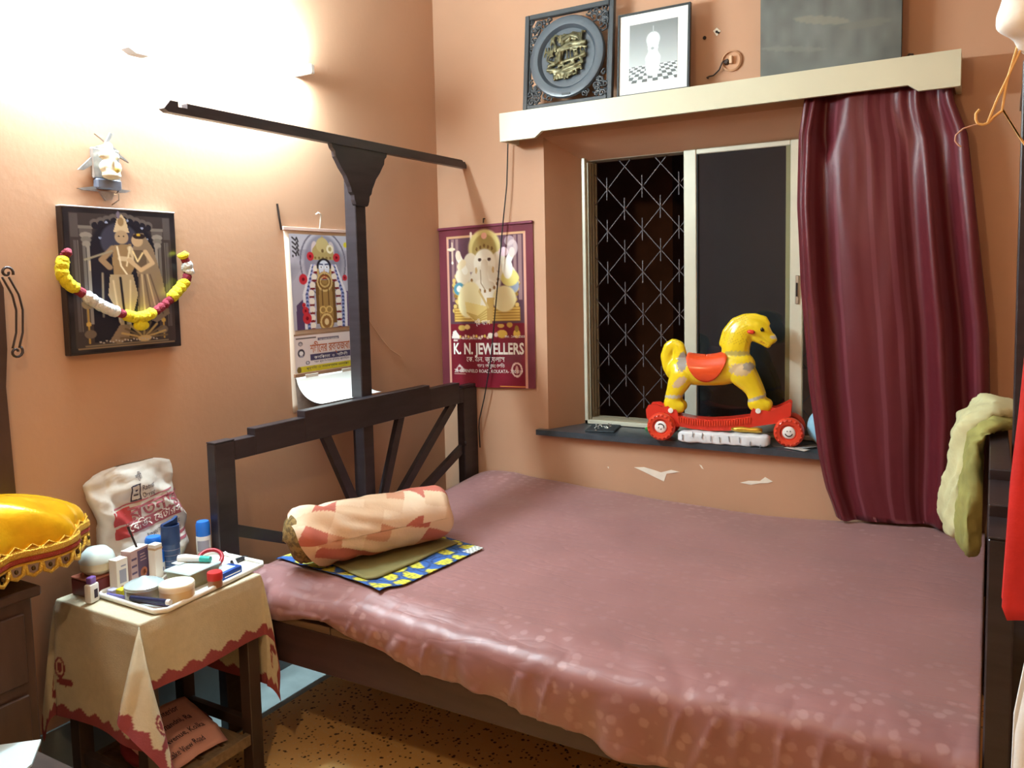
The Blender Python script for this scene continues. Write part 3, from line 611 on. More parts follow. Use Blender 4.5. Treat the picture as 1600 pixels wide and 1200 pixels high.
G().grid(lambda u, v: V((.012+.010*v, -.988+.35*u, 1.095-.125*v)), 6, 6).build('printed_back_page', mat('grey_newsprint', (150, 134, 124), rough=.8, var=.2, vs=60), C1, solid=.0006)
def curl(u, v):
    a = v*1.75
    return V((.020+.066*(1-math.cos(a))+.012*v, -.988+.352*u+.040*v*v, 1.098-.07*math.sin(a)-.030*v))
G().grid(curl, 20, 20).build('curled_date_page', M_PAPER, C1, smooth=True, solid=.0006)
G().tube([(.008, -.818, 1.664), (.009, -.812, 1.70), (.012, -.812, 1.722), (.016, -.83, 1.728), (.012, -.84, 1.722)], .0028, 6).build('hanging_loop', mat('white_string', (232, 226, 216), rough=.7), C1, smooth=True)
tag(G().tube([(.003, -1.030, 1.75), (.006, -1.026, 1.70), (.004, -1.016, 1.655)], .004, 6).build('wall_nail', M_NAIL), 'dark rusty nail streak on the wall beside the goddess calendar', 'nail')
tag(G().tube([(.003, -.555, 1.322), (.003, -.515, 1.27), (.003, -.46, 1.212), (.003, -.40, 1.158), (.003, -.325, 1.118)], .0014, 5).build('loose_string', mat('pale_string', (222, 184, 150), rough=.8)), 'pale loose string curving down the left wall right of the canopy post', 'string')

# maroon jeweller's calendar on the window wall
def ganesh():
    p = Paint(170, 220, (104, 44, 58)); maroon = (122, 34, 48)
    p.rect(0, 0, 1, 1, (112, 52, 62)); p.rect(.10, .06, .91, 1, maroon); p.rect(.10, .06, .91, .60, (96, 66, 78)); p.grain(.10, 8, 9)
    for x in (.09, .90): p.rect(x, .05, x+.022, 1, (214, 160, 138))
    p.rect(.09, .05, .92, .062, (206, 160, 120))
    for x in (.14, .19, .80, .85): p.rect(x, .07, x+.03, .46, (150, 116, 116))
    p.line([(.36, .04), (.37, .18)], .012, (232, 212, 190))
    gold, lt, wh = (196, 162, 84), (238, 226, 176), (246, 242, 226)
    for s in (-1, 1):                                                          # throne
        for k in range(7): p.line([(.50+s*.20, .50-.02*k), (.50+s*(.35-.01*k), .36+.032*k)], .013, gold if k % 2 else (150, 112, 52))
        for k in range(9): p.ell(.5+s*(.31+.03*math.sin(k)), .30+.027*k, .02, .014, (222, 190, 110))
    p.rect(.16, .50, .86, .585, (168, 126, 58)); 
    for k in range(5): p.line([(.17, .51+.017*k), (.85, .51+.017*k)], .005, (226, 190, 104))
    p.ell(.50, .135, .17, .115, (214, 196, 130)); p.ell(.50, .15, .13, .10, (168, 146, 88)); p.ell(.50, .06, .03, .02, (236, 180, 160))
    for k in range(5): p.ell(.42+.04*k, .12+.01*abs(k-2), .012, .012, (120, 92, 50))
    for s in (-1, 1): p.ell(.50+s*.15, .22, .075, .06, (228, 218, 196)); p.ell(.50+s*.235, .30, .085, .055, (232, 222, 196)); p.line([(.50+s*.21, .27), (.50+s*.28, .18)], .03, wh); p.ell(.5+s*.285, .17, .03, .03, (236, 214, 190))
    p.ell(.50, .225, .115, .085, wh); p.ell(.50, .34, .17, .10, (234, 228, 208)); p.ell(.50, .41, .15, .09, wh)
    p.line([(.50, .23), (.49, .30), (.52, .36), (.57, .37)], .035, (226, 216, 194)); p.line([(.455, .27), (.46, .35), (.50, .39)], .005, (170, 150, 120))
    for s in (-1, 1): p.ell(.5+s*.05, .205, .018, .011, (80, 60, 50)); p.ell(.5+s*.09, .27, .012, .02, (206, 176, 120))
    for k in range(9): a = PI*k/8; p.ell(.5-.14*math.cos(a), .33+.07*math.sin(a), .014, .011, (150, 110, 64))
    p.ell(.22, .38, .06, .04, (90, 150, 170)); p.ell(.22, .38, .03, .02, (232, 232, 220)); p.ell(.80, .37, .05, .045, (150, 160, 180)); p.ell(.76, .325, .09, .05, (226, 212, 130)); p.ell(.74, .27, .05, .06, wh)
    p.ell(.33, .45, .125, .115, lt, rot=.3); p.ell(.70, .45, .12, .08, lt); p.poly([(.28, .46), (.56, .50), (.52, .585), (.40, .595), (.30, .54)], (234, 214, 140))
    for k in range(5): p.line([(.30+.02*k, .53+.012*k), (.42, .555+.010*k), (.55, .50+.02*k)], .004, (190, 156, 80))
    p.poly([(.52, .44), (.60, .44), (.57, .60), (.52, .60)], (196, 160, 92)); p.line([(.44, .40), (.53, .50)], .01, (214, 190, 130))
    p.ell(.14, .13, .045, .01, (240, 220, 190)); p.line([(.15, .09), (.15, .20)], .006, (236, 214, 186)); p.ell(.15, .215, .012, .01, (250, 235, 220)); p.ell(.70, .165, .05, .028, (230, 200, 208)); p.ell(.79, .145, .055, .05, (228, 208, 208), al=.7); p.ell(.76, .10, .05, .03, (226, 206, 206), al=.6)
    p.line([(.23, .24), (.27, .22)], .03, (236, 220, 180))
    for (x, y, rx, ry, c) in ((.24, .625, .04, .018, gold), (.30, .62, .03, .015, (220, 180, 110)), (.66, .66, .0, .0, gold), (.67, .665, .055, .025, (208, 166, 72)), (.66, .615, .035, .012, (206, 160, 80)), (.75, .61, .03, .016, (190, 146, 66)), (.82, .665, .035, .026, (220, 184, 84)), (.82, .635, .02, .02, (150, 120, 50)), (.55, .675, .028, .018, (244, 236, 220)), (.61, .67, .02, .014, (226, 190, 180))):
        if rx: p.ell(x, y, rx, ry, c)
    for k in range(11): p.ell(.22+.03*k, .682+.006*math.sin(k*2), .012, .009, (236, 206, 180) if k % 3 else (226, 190, 90))
    p.poly([(.12, .69), (.14, .645), (.17, .64), (.21, .675), (.21, .69)], (238, 232, 224)); p.rect(.14, .70, .19, .71, (226, 214, 206))
    p.poly([(.15, .895), (.205, .855), (.26, .885), (.245, .905)], (214, 190, 186)); p.ell(.20, .883, .02, .012, (130, 50, 60)); p.rect(.14, .915, .27, .919, (206, 160, 150))
    p.ring(.815, .885, .048, .040, .14, (226, 196, 186)); p.ell(.815, .885, .014, .026, (206, 160, 150))
    p.rect(.64, .985, .90, .99, (226, 150, 70)); return p.a
C2 = thing('wall_calendar', 'maroon jeweller calendar with an elephant headed deity beside the window', 'calendar', (.26, -.01, .97), 'wall calendars')
slp = .022
bulge = lambda a, b: .004+.010*math.sin(a/.514*PI)*(.3+.7*b/.75)
panel('calendar_sheet', ganesh(), ((.004, -.003, 1.694), (1, 0, slp), (0, 0, -1)), .512, .748, M_GLOSS, C2, bend=lambda a, b: bulge(a, b))
G().box((.002, -.016, 0), (.518, -.002, .012), .002, Matrix.Translation((0, 0, 1.690)) @ Matrix.Rotation(-math.atan(slp), 4, 'Y')).build('top_strip', mat('plum_tin_strip', (112, 44, 62), rough=.4), C2)
def cb(x0, z0): return lambda a, b: V((x0+a, -.0045-bulge(x0+a, 1.694-z0-b), z0+b+slp*(x0+a)))
FR = ((0, 0, 0), (1, 0, 0), (0, 0, 1))
text('K. N. JEWELLERS', FR, .052, M_WHITEINK, 'shop_lettering', C2, width=.385, bold=.03, bend=cb(.076, 1.103))
text('28, CORNFIELD ROAD, KOLKATA- 700 019', FR, .016, M_WHITEINK, 'address_lettering', C2, width=.375, bend=cb(.078, 1.015))
text('গভঃ অনুমোদিত', FR, .016, M_WHITEINK, 'small_line', C2, width=.15, bend=cb(.21, 1.040))
text('েক. এন. জুেয়লার্স'.replace('র্স', 'স'), FR, .024, M_WHITEINK, 'bengali_line', C2, width=.21, bend=cb(.150, 1.067))
text('22/22ct. Hallmark Jewellery Shop', FR, .009, M_WHITEINK, 'small_line', C2, width=.16, bend=cb(.078, 1.172))
text('PH : 2440-2503', FR, .011, M_WHITEINK, 'small_line', C2, width=.10, bend=cb(.365, 1.178))
text('শ্রী গেণশ', FR, .022, M_WHITEINK, 'bengali_line', C2, width=.085, bend=cb(.20, 1.24))
G().tube([(.262, -.001, 1.735), (.262, -.014, 1.735), (.262, -.016, 1.715)], .003, 6).build('hanging_nail', M_NAIL, C2)

# black cable from pelmet to floor
tag(G().tube(interp([(.414, -.035, 2.06), (.403, -.035, 1.872), (.383, -.04, 1.717), (.343, -.045, 1.386), (.304, -.045, 1.092), (.261, -.04, .911), (.225, -.04, .787), (.205, -.003, .66)], 40), .0032, 6).build('black_cable', mat('black_flex', (25, 25, 25), rough=.6)), 'thin black cable hanging from the pelmet end across the maroon calendar', 'cable')

# ---------------------------------------------------------------- things standing on the pelmet
M_EBONY = mat('black_carved_wood', (48, 52, 56), rough=.32, var=.15, vs=20, spec=.6)
M_BRASS = mat('blackened_brass', (92, 86, 60), rough=.35, metal=.5, var=.5, vs=60)
M_PLATE = mat('slate_black_plate', (66, 74, 82), rough=.35, spec=.6)
tilt = lambda y0, z0, a: Matrix.Translation((0, y0, z0)) @ Matrix.Rotation(a, 4, 'X')
def ontilt(g, M): g.v = [tuple(M @ V(p)) for p in g.v]; return g
PF = thing('carved_frame', 'black carved square frame holding a round plate with gilt relief', 'frame', (.742, -.075, 2.169))
T = tilt(-.096, 2.170, -.10)
fx0, fx1, fh = .537, .950, .405
for a, b in (((fx0, -.022, 0), (fx0+.022, 0, fh)), ((fx1-.022, -.022, 0), (fx1, 0, fh)), ((fx0+.022, -.022, 0), (fx1-.022, 0, .018)), ((fx0+.022, -.022, fh-.022), (fx1-.022, 0, fh))):
    ontilt(G().box(a, b, .003), T).build('frame_bar', M_EBONY, PF)
for a, b in (((fx0+.022, -.012, .018), (fx0+.029, -.004, fh-.022)), ((fx1-.029, -.012, .018), (fx1-.022, -.004, fh-.022))): ontilt(G().box(a, b), T).build('inner_bead', M_EBONY, PF)
pc = (.742, .200)
ontilt(G().lathe([(.0, -.004), (.122, -.004), (.128, .004), (.134, .012), (.150, .016), (.168, .012), (.172, .004), (.170, -.008), (0, -.008)], (0, 0, 0), 48, Matrix.Translation((pc[0], -.016, pc[1])) @ Matrix.Rotation(PI/2, 4, 'X')), T).build('round_plate', M_PLATE, PF, smooth=35)
for sx in (-1, 1):
    for sz in (-1, 1):
        g = G(); cx, cz = pc[0]+sx*.176, .2025+sz*.176; rr = random.Random(3+sx+3*sz)
        for k in range(26):
            d = abs(rr.gauss(0, .055)); e = abs(rr.gauss(0, .055))
            x, z = cx-sx*min(d, .15), cz-sz*min(e, .15)
            if math.hypot(x-pc[0], z-pc[1]) < .176 or math.hypot(cx-x, cz-z) > .125: continue
            r = rr.uniform(.012, .02); a0 = rr.uniform(0, 6.3)
            g.tube([(x+r*(1-.07*i)*math.cos(a0+i*.62), -.014+rr.uniform(-.003, .003), z+r*(1-.07*i)*math.sin(a0+i*.62)) for i in range(11)], .0042, 5)
        ontilt(g, T).build('corner_fretwork', M_EBONY, PF, smooth=True)
g = G(); rr = random.Random(5)                       # gilt relief: a hut, trees and boats
def RL(pts, r): g.tube([(pc[0]+x, -.020-rr.uniform(0, .006), pc[1]+z) for x, z in pts], r, 6)
for k in range(11): x = -.075+.014*k; RL([(x, .055+.02*math.sin(k)), (x+.006, .085+.012*math.sin(k*2)), (x+.02, .09)], .006)
for k in range(8): RL([(-.095+.012*k, .05), (-.105+.012*k, .01-.02*math.sin(k))], .004)
RL([(-.045, .03), (.015, .052), (.09, .048)], .010); RL([(-.04, .025), (.03, .035), (.085, .03)], .006); RL([(-.03, .02), (-.03, -.02)], .010); RL([(-.045, .0), (-.04, -.03)], .012)
for k in range(6): RL([(.0+.016*k, .025), (.005+.016*k, -.01), (-.005+.018*k, -.015)], .004)
RL([(-.085, -.03), (-.02, -.022), (.05, -.012), (.09, -.002)], .008); RL([(-.09, -.045), (-.02, -.055), (.04, -.045), (.08, -.03)], .009); RL([(-.06, -.065), (.0, -.068), (.075, -.052)], .006)
for k in range(9): RL([(-.055+.013*k, -.075), (-.05+.013*k, -.095+.002*k)], .007)
RL([(-.02, .07), (.02, .085), (.05, .075)], .012); g.ell((pc[0]-.005, -.024, pc[1]+.075), (.012, .008, .012))
for k in range(26):
    a = 2*PI*k/26+.1*math.sin(k*3); rr0 = .088+.010*math.sin(k*1.7)
    RL([(rr0*math.cos(a), rr0*math.sin(a)), ((rr0-.026)*math.cos(a+.25), (rr0-.026)*math.sin(a+.25))], .0055)
for k in range(16):
    a = 2*PI*k/16; RL([(.055*math.cos(a), .055*math.sin(a)), (.034*math.cos(a+.5), .034*math.sin(a+.5))], .005)
ontilt(fuse(g, .003, 1), T).build('gilt_relief', M_BRASS, PF, smooth=True)
ontilt(G().box((pc[0]-.012, -.0335, pc[1]-.162), (pc[0]+.026, -.031, pc[1]-.154)), T).build('maker_mark', M_EBONY, PF)

def mono():
    p = Paint(100, 110, (150, 156, 158)); p.a = np.repeat((118+70*np.clip(p.Y/.7, 0, 1))[..., None], 3, 2)*np.array([.97, 1, 1.0])
    p.rect(0, .72, 1, 1, (214, 222, 222))
    for r in range(7):
        y0, y1 = .72+.28*(r/7)**1.4, .72+.28*((r+1)/7)**1.4
        for k in range(-14, 15):
            if (k+r) % 2: continue
            f0, f1 = .5+(y0-.60)*1.3, .5+(y1-.60)*1.3; s = .055
            p.poly([(.5+k*s*f0*2, y0), (.5+(k+1)*s*f0*2, y0), (.5+(k+1)*s*f1*2, y1), (.5+k*s*f1*2, y1)], (84, 88, 88))
    w = (204, 211, 211); p.ell(.5, .30, .14, .13, w); p.poly([(.37, .30), (.63, .30), (.60, .50), (.66, .60), (.63, .86), (.37, .86), (.34, .60), (.40, .50)], w); p.ell(.5, .86, .13, .05, w); p.ell(.49, .45, .035, .02, (150, 156, 156)); p.line([(.5, .08), (.5, .18)], .01, (170, 176, 178))
    return p.a
BW = thing('framed_photograph', 'narrow black framed monochrome photograph in wide white mount on the pelmet', 'picture', (1.12, -.075, 2.169))
T = tilt(-.092, 2.170, -.07)
for a, b in (((.968, -.016, 0), (.976, 0, .330)), ((1.258, -.016, 0), (1.268, 0, .330)), ((.976, -.016, 0), (1.258, 0, .008)), ((.976, -.016, .322), (1.258, 0, .330))): ontilt(G().box(a, b, .001), T).build('frame_bar', mat('thin_black_moulding', (40, 44, 46), rough=.35), BW)
ontilt(G().box((.976, -.010, .008), (1.258, -.004, .322)), T).build('white_mount', M_PAPER, BW)
o = panel('photograph', mono(), ((1.017, -.0108, .282), (1, 0, 0), (0, 0, -1)), .200, .232, M_GLOSS, BW)
for v in o.data.vertices: v.co = T @ (v.co+ORG[BW.name])-ORG[BW.name]

def dusk():
    p = Paint(120, 70, (92, 96, 92)); p.grain(.16, 5, 21); p.grain(.10, 16, 22); p.ell(.45, .62, .2, .03, (132, 130, 112), rot=.12, al=.6); p.ell(.25, .8, .25, .02, (116, 118, 110), rot=.1, al=.5); p.ell(.75, .7, .18, .03, (108, 108, 98), al=.5); return p.a
BD = thing('canvas_painting', 'unframed dark grey green canvas standing at right end of the pelmet', 'painting', (1.77, -.06, 2.169))
G().box((1.532, -.086, 2.169), (2.006, -.066, 2.640), .002).build('canvas_board', mat('canvas_edge', (70, 66, 58), rough=.8), BD)
panel('painted_face', dusk(), ((1.533, -.0866, 2.639), (1, 0, 0), (0, 0, -1)), .472, .468, mat('oil_paint', attr=True, rough=.6, bump=.15, bs=30), BD)
tag(G().tube([(2.02, -.06, 2.170), (2.02, -.06, 2.182), (2.028, -.06, 2.192), (2.038, -.06, 2.190), (2.04, -.06, 2.18)], .004, 6).build('screw_hook', M_NAIL), 'small dark screw hook on top of the pelmet beside the canvas', 'hook')

# round electrical box with a loose wire
JB = thing('junction_box', 'small round brown ceiling-rose box with loose dark wire above the pelmet', 'socket', (1.40, 0, 2.277))
M_BAKE = mat('brown_bakelite', (50, 32, 24), rough=.4); M_TAN = mat('painted_over_plastic', (196, 148, 112), rough=.5)
G().lathe([(.040, 0), (.040, .008), (.034, .012), (.034, .004), (0, .004)], (1.404, 0, 2.274), 24, Matrix.Rotation(PI/2, 3, 'X')).build('box_ring', M_TAN, JB, smooth=35)
G().box((1.398, -.022, 2.262), (1.410, -.004, 2.292), .002).build('terminal_block', mat('pale_terminal', (214, 176, 142), rough=.5), JB)
G().lathe([(.012, .004), (.008, .02), (0, .02)], (1.385, 0, 2.272), 10, Matrix.Rotation(PI/2, 3, 'X')).build('porcelain_stub', M_BAKE, JB)
G().tube(interp([(1.392, -.016, 2.28), (1.372, -.020, 2.272), (1.358, -.015, 2.245), (1.335, -.012, 2.228), (1.318, -.014, 2.226), (1.310, -.02, 2.221), (1.318, -.022, 2.217)], 24), .003, 6).build('loose_wire', M_BAKE, JB, smooth=True)

# ================================================================= bedside table with its cloth
M_TWOOD = mat('dark_table_wood', (58, 44, 38), rough=.5, var=.25, vs=8, aniso=(3, 3, .6))
M_TWOOD2 = mat('worn_table_wood', (120, 98, 72), rough=.65, var=.3, vs=9, aniso=(2, 6, 6))
TB = thing('bedside_table', 'small dark wooden bedside table with open shelf beside the bed', 'table', (.26, -1.785, 0))
TX0, TX1, TY0, TY1, TZ = .085, .435, -1.980, -1.590, .600
G().box((TX0, TY0, .578), (TX1, TY1, TZ), .003).build('table_top', M_TWOOD, TB)
for x in (TX0+.004, TX1-.046):
    for y in (TY0+.004, TY1-.046): G().box((x, y, 0), (x+.042, y+.042, .578), .002).build('leg', M_TWOOD, TB)
for x in (TX0+.012, TX1-.030): G().box((x, TY0+.046, .505), (x+.018, TY1-.046, .578)).build('apron', M_TWOOD, TB)
for y in (TY0+.012, TY1-.030): G().box((TX0+.046, y, .505), (TX1-.046, y+.018, .578)).build('apron', M_TWOOD, TB)
for x in (TX0+.012, TX1-.032): G().box((x, TY0+.046, .095), (x+.022, TY1-.046, .128), .001).build('stretcher', M_TWOOD2, TB)
for y in (TY0+.012, TY1-.034): G().box((TX0+.046, y, .128), (TX1-.046, y+.022, .16), .001).build('stretcher', M_TWOOD, TB)
for k in range(4):
    y = TY0+.05+.075*k; G().box((TX0+.035, y, .112), (TX1-.033, y+.062, .122)).build('shelf_slat', M_TWOOD2, TB)

# tablecloth: flat on top, hanging sides, cone folds at the corners
CX0, CX1, CY0, CY1, CZ = .080, .441, -1.986, -1.585, .6015
OL, OR_, OF, OB = .24, .185, .325, .345
def cloth_pt(a, b):
    """a,b run over the whole cloth in metres from its near-left corner"""
    x, y = CX0-OL+a, CY0-OF+b
    dx = max(CX0-x, 0, x-CX1); sx = -1 if x < CX0 else 1
    dy = max(CY0-y, 0, y-CY1); sy = -1 if y < CY0 else 1
    cx, cy = min(max(x, CX0), CX1), min(max(y, CY0), CY1)
    if dx == 0 and dy == 0: return V((x, y, CZ+.0012*nz(x*14, y*14)))
    if dx == 0 or dy == 0:
        d = dx+dy; s = cx if dy else cy
        out = .004+.010*math.sin(s*17+1)*d/.3+.010*d/.3+.006*nz(s*8, d*6)
        out *= min(1, d/.03); out = max(.0015, out) if d > .01 else .0015*min(1, d/.01)
        if sy > 0 and dy: out *= .3
        if sx < 0 and dx: out *= .6
        return V((cx+(sx*out if dx else 0), cy+(sy*out if dy else 0), CZ-d*.995))
    r = math.hypot(dx, dy); th = math.atan2(dy, dx)
    k = .42 if sy < 0 else .22
    if sx < 0: k *= .28
    if sx > 0 and sy < 0: k = .34
    fl = k*math.sin(2*th)
    ox, oy = fl*r*math.cos(th)**.5*.9, fl*r*math.sin(th)**.5*.9
    if sy > 0: oy *= .12
    w = .012*math.sin(th*6+r*9)*min(1, r/.15)
    lat = .30*r*math.sin(4*th) if sy < 0 and sx > 0 else 0.
    ox += lat*(-.55)+.012*min(1, r/.1)*(sy < 0 and sx > 0); oy += lat*.75+.012*min(1, r/.1)*(sy < 0 and sx > 0)
    e = min(1, r/.03)*.0025
    return V((cx+sx*(ox+e+abs(w)*.6), cy+sy*(oy+e+(abs(w)*.5 if sy < 0 else 0)), CZ-r*math.sqrt(max(.2, 1-(fl*.9)**2))))
CW, CH = OL+CX1-CX0+OR_, OF+CY1-CY0+OB
n1, n2 = 190, 220
g = G(); g.grid(lambda u, v: cloth_pt(u*CW, v*CH), n1, n2)
uu, vv = np.meshgrid(np.linspace(0, CW, n1), np.linspace(0, CH, n2))
ed = np.minimum(np.minimum(uu, CW-uu), np.minimum(vv, CH-vv))
al = np.where(np.minimum(uu, CW-uu) < np.minimum(vv, CH-vv), vv, uu)
sc = .020+.018*np.abs(((al/.066) % 1)*2-1)
hem = ed < sc
col = np.zeros((n2, n1, 3))+np.array((192, 181, 154.)); col[hem] = (138, 62, 66)
for (mx_, my_) in ((OL+.02, .14), (OL-.05, .10), (CW-.08, .11), (CW-.10, CH-.10), (.1, CH-.12)):     # embroidered corner motifs
    d1 = np.hypot((uu-mx_)/.020, (vv-my_)/.030); d2 = np.hypot((uu-mx_-.018)/.03, (vv-my_+.040)/.012)
    col[(d1 < 1) | (d2 < 1)] = (132, 56, 62); col[np.abs(np.hypot((uu-mx_)/.012, (vv-my_)/.019)-1) < .16] = (206, 180, 150)
M_CLOTH = mat('homespun_cloth', attr=True, rough=.85, var=.05, vs=50, bump=.12, bs=220)
TC = g.build('tablecloth', M_CLOTH, smooth=True, loc=(.26, -1.785, .60), col=col.reshape(-1, 3))
tag(TC, 'cream tablecloth with maroon scalloped border hanging over the bedside table', 'tablecloth')

# printed bag lying on the shelf under the table
SB = thing('shopping_bag', 'red and pink printed shopping bag lying on the shelf below the tablecloth', 'bag', (.3, -1.80, .123))
g = G(); g.ell((.27, -1.80, .165), (.11, .135, .028), 24, 14, Matrix.Rotation(.35, 3, 'Y'))
for p in g.v: pass
g.v = [(x+.006*nz(x*20, y*20, z*20), y+.006*nz(x*20, y*20, 5), max(.1235, z)) for x, y, z in g.v]
g.build('bag_body', mat('dark_red_bag', (128, 44, 50), rough=.5), SB, smooth=True)
zf = lambda x, y: .226-.36*(x-.20)-.9*(y+1.79)**2+.004*nz(x*30, y*30)
pts = G().grid(lambda u, v: V((.205+.185*u, -1.915+.225*v, zf(.205+.185*u, -1.915+.225*v)-(.02*(u-.5)**2*4 if u > .8 else 0))), 14, 14)
PF_ = pts.build('pink_panel', mat('pink_plastic_panel', (214, 160, 146), rough=.55), SB, smooth=True, solid=.001)
for k, (s, w) in enumerate((('Furnishes & Interior', .165), ('11g, Tr. Chandni, Ra', .175), ('lehari Avenue, Kolka', .185), ('near Lake View Road', .15))):
    x0 = .245+.044*k
    text(s, ((0, 0, 0), (0, 1, 0), (-1, 0, .36)), .020, M_DARKINK, 'printed_line', PF_, width=w, bold=.01, bend=lambda a, b, x0=x0: V((x0-b, -1.905+a, zf(x0-b, -1.905+a)+.0022)))

# ---------------------------------------------------------------- the tray and what stands on it
Z0 = .6035; ZT = .6085
TR = thing('tray', 'white melamine tray of toiletries lying on the cream tablecloth', 'tray', (.31, -1.72, Z0))
tq = [(.186, -1.925), (.425, -1.93), (.446, -1.905), (.408, -1.547), (.392, -1.533), (.19, -1.533), (.176, -1.547), (.172, -1.91)]
M_TRAY = mat('white_melamine', (232, 230, 222), rough=.3)
g = G(); g.prism(tq, ((0, 0, Z0), (1, 0, 0), (0, 1, 0)), .0045); g.build('tray_base', M_TRAY, TR)
g = G(); g.tube([(x, y, Z0+.008) for x, y in tq], .006, 8, closed=True, flat=1.2); g.build('tray_rim', M_TRAY, TR, smooth=True)
def cyl(name, prof, c, m, par, n=24, sm=35): return G().lathe(prof, c, n).build(name, m, par, smooth=sm)
M_BLUECAP = mat('bright_blue_cap', (38, 112, 208), rough=.35); M_WHITEPL = mat('white_plastic', (226, 222, 218), rough=.4); M_LABEL = mat('grey_printed_label', (150, 146, 160), rough=.5)
# tall blue flask
o = thing('shaker_bottle', 'tall dark blue flask with open slanted lid, tallest on the tray', 'bottle', (.195, -1.70, ZT))
cyl('body', [(0, 0), (.023, 0), (.0255, .006), (.0255, .085), (.024, .092)], (.195, -1.70, ZT), mat('blue_translucent', (70, 96, 140), rough=.2, trans=.25), o)
cyl('upper_sleeve', [(.0262, .085), (.0268, .09), (.0262, .14), (.0235, .14), (.0235, .09)], (.195, -1.70, ZT), mat('navy_plastic', (36, 62, 108), rough=.4), o)
G().prism([(-.025, 0), (.025, 0), (.027, .020), (.012, .012), (-.022, .006)], ((.185, -1.70, ZT+.140), (0, 1, 0), (0, 0, 1)), .012).build('open_lid', MATS['navy_plastic'], o)
for k in range(4): cyl('level_mark', [(.0258, 0), (.0258, .0012), (.0250, .0012), (.0250, 0)], (.195, -1.70, ZT+.02+.016*k), M_LABEL, o, 20)
def capbottle(x, y, r, h, hc, lab, lm=None):
    o = thing('blue_capped_bottle', lab, 'bottle', (x, y, ZT), 'blue capped bottles round the tray')
    cyl('body', [(0, 0), (r*.95, 0), (r, .004), (r, h-.012), (r*.86, h), (0, h)], (x, y, ZT), M_WHITEPL, o)
    cyl('cap', [(r*.96, h-.012), (r*.97, h-.006), (r*.97, h+hc*.7), (r*.8, h+hc), (0, h+hc*.98)], (x, y, ZT), M_BLUECAP, o)
    G().grid(lambda u, v: V((x+(r+.0006)*math.cos(-1.6+1.7*u), y+(r+.0006)*math.sin(-1.6+1.7*u), ZT+.012+(h-.034)*v)), 10, 2).build('label', lm or M_LABEL, o)
    return o
capbottle(.150, -1.548, .0225, .068, .036, 'white bottle with blue cap behind the tray, nearest the bed post')
o = capbottle(.135, -1.715, .025, .070, .030, 'wide blue lidded white bottle with a wire bail left of the dark flask')
G().tube([(.150, -1.69, ZT+.06), (.162, -1.688, ZT+.09), (.164, -1.69, ZT+.108)], .002, 6).build('wire_bail', M_WHITEPL, o)
capbottle(.185, -1.735, .0165, .046, .024, 'smallest blue capped bottle, blue label, before the dark flask', mat('blue_label', (60, 90, 150), rough=.5))
def carton(name, lab, cat, x, y, w, d, h, rz, cols, z=ZT):
    o = thing(name, lab, cat, (x, y, z)); M = Matrix.Translation((x, y, z)) @ Matrix.Rotation(rz, 4, 'Z')
    G().box((-d/2, -w/2, 0), (d/2, w/2, h), .0008, M).build('box_body', cols[0], o)
    return o, M
M_CARD = mat('white_carton', (226, 216, 204), rough=.6); M_INC = mat('dusty_rose_carton', (176, 142, 138), rough=.55); M_INCD = mat('plum_print', (84, 62, 88), rough=.55); M_RUST = mat('rust_print', (160, 92, 66), rough=.55)
o, M = carton('tube_box', 'tall white medicine box with tan top standing beside the plum carton', 'box', .20, -1.757, .027, .027, .100, .15, (M_CARD,))
G().box((-.0140, -.014, .084), (.0140, .014, .090), 0, M).build('tan_band', mat('tan_print', (190, 150, 110), rough=.6), o)
o, M = carton('incense_box', 'dusty rose and plum incense carton with a dark stick standing in it', 'box', .175, -1.805, .072, .034, .098, .25, (M_INC,))
G().box((.0171, -.010, .006), (.0176, .032, .092), 0, M).build('plum_panel', M_INCD, o)
q = G().lathe([(.012, 0), (.014, .0008), (.008, .0012), (.008, 0)], (0, 0, 0), 18, M @ Matrix.Translation((.0177, .011, .026)) @ Matrix.Rotation(PI/2, 4, 'Y')).build('rust_roundel', M_RUST, o)
for k in range(3): G().box((.0177, .0, .060+.009*k), (.0180, .024-.003*k, .063+.009*k), 0, M).build('pale_line', M_INC, o)
for k in range(4): G().box((.0171, -.034, .01+.02*k), (.0175, -.014, .016+.02*k), 0, M).build('plum_line', M_INCD, o)
G().box((-.0168, -.035, .098), (.0168, .035, .0988), 0, M).build('open_flap', M_CARD, o)
G().tube([(.178, -1.80, ZT+.0985), (.160, -1.812, ZT+.160)], .003, 6).build('incense_stick', M_NAIL, o)
o, M = carton('medicine_carton', 'small white and grey carton standing at the left end of the tray', 'box', .187, -1.866, .038, .030, .088, .1, (M_CARD,))
for k, (z0, z1, m) in enumerate(((.02, .058, M_LABEL), (.004, .012, M_RUST), (.066, .07, M_LABEL))): G().box((.0151, -.010+.003*k, z0), (.0155, .012, z1), 0, M).build('printed_patch', m, o)
# round steel tin with clear domed lid
o = thing('steel_tin', 'round steel tin with glassy domed lid on the tray front', 'tin', (.30, -1.868, ZT))
M_STEELD = mat('brushed_steel', (176, 172, 160), rough=.3, metal=.75)
cyl('tin_body', [(0, 0), (.047, 0), (.050, .003), (.050, .028), (.049, .030), (0, .030)], (.30, -1.868, ZT), M_STEELD, o, 32)
cyl('tin_lid', [(.051, .028), (.052, .031), (.051, .036), (.035, .045), (.014, .051), (.007, .056), (0, .057)], (.30, -1.868, ZT), mat('pale_clear_lid', (196, 212, 214), rough=.15, metal=.3), o, 32)
o = thing('cream_tin', 'round cream wooden pot with white lid on the tray front', 'tin', (.398, -1.838, ZT))
cyl('pot_body', [(0, 0), (.044, 0), (.045, .003), (.045, .030), (0, .030)], (.398, -1.838, ZT), mat('cream_pot', (222, 194, 148), rough=.4), o, 32)
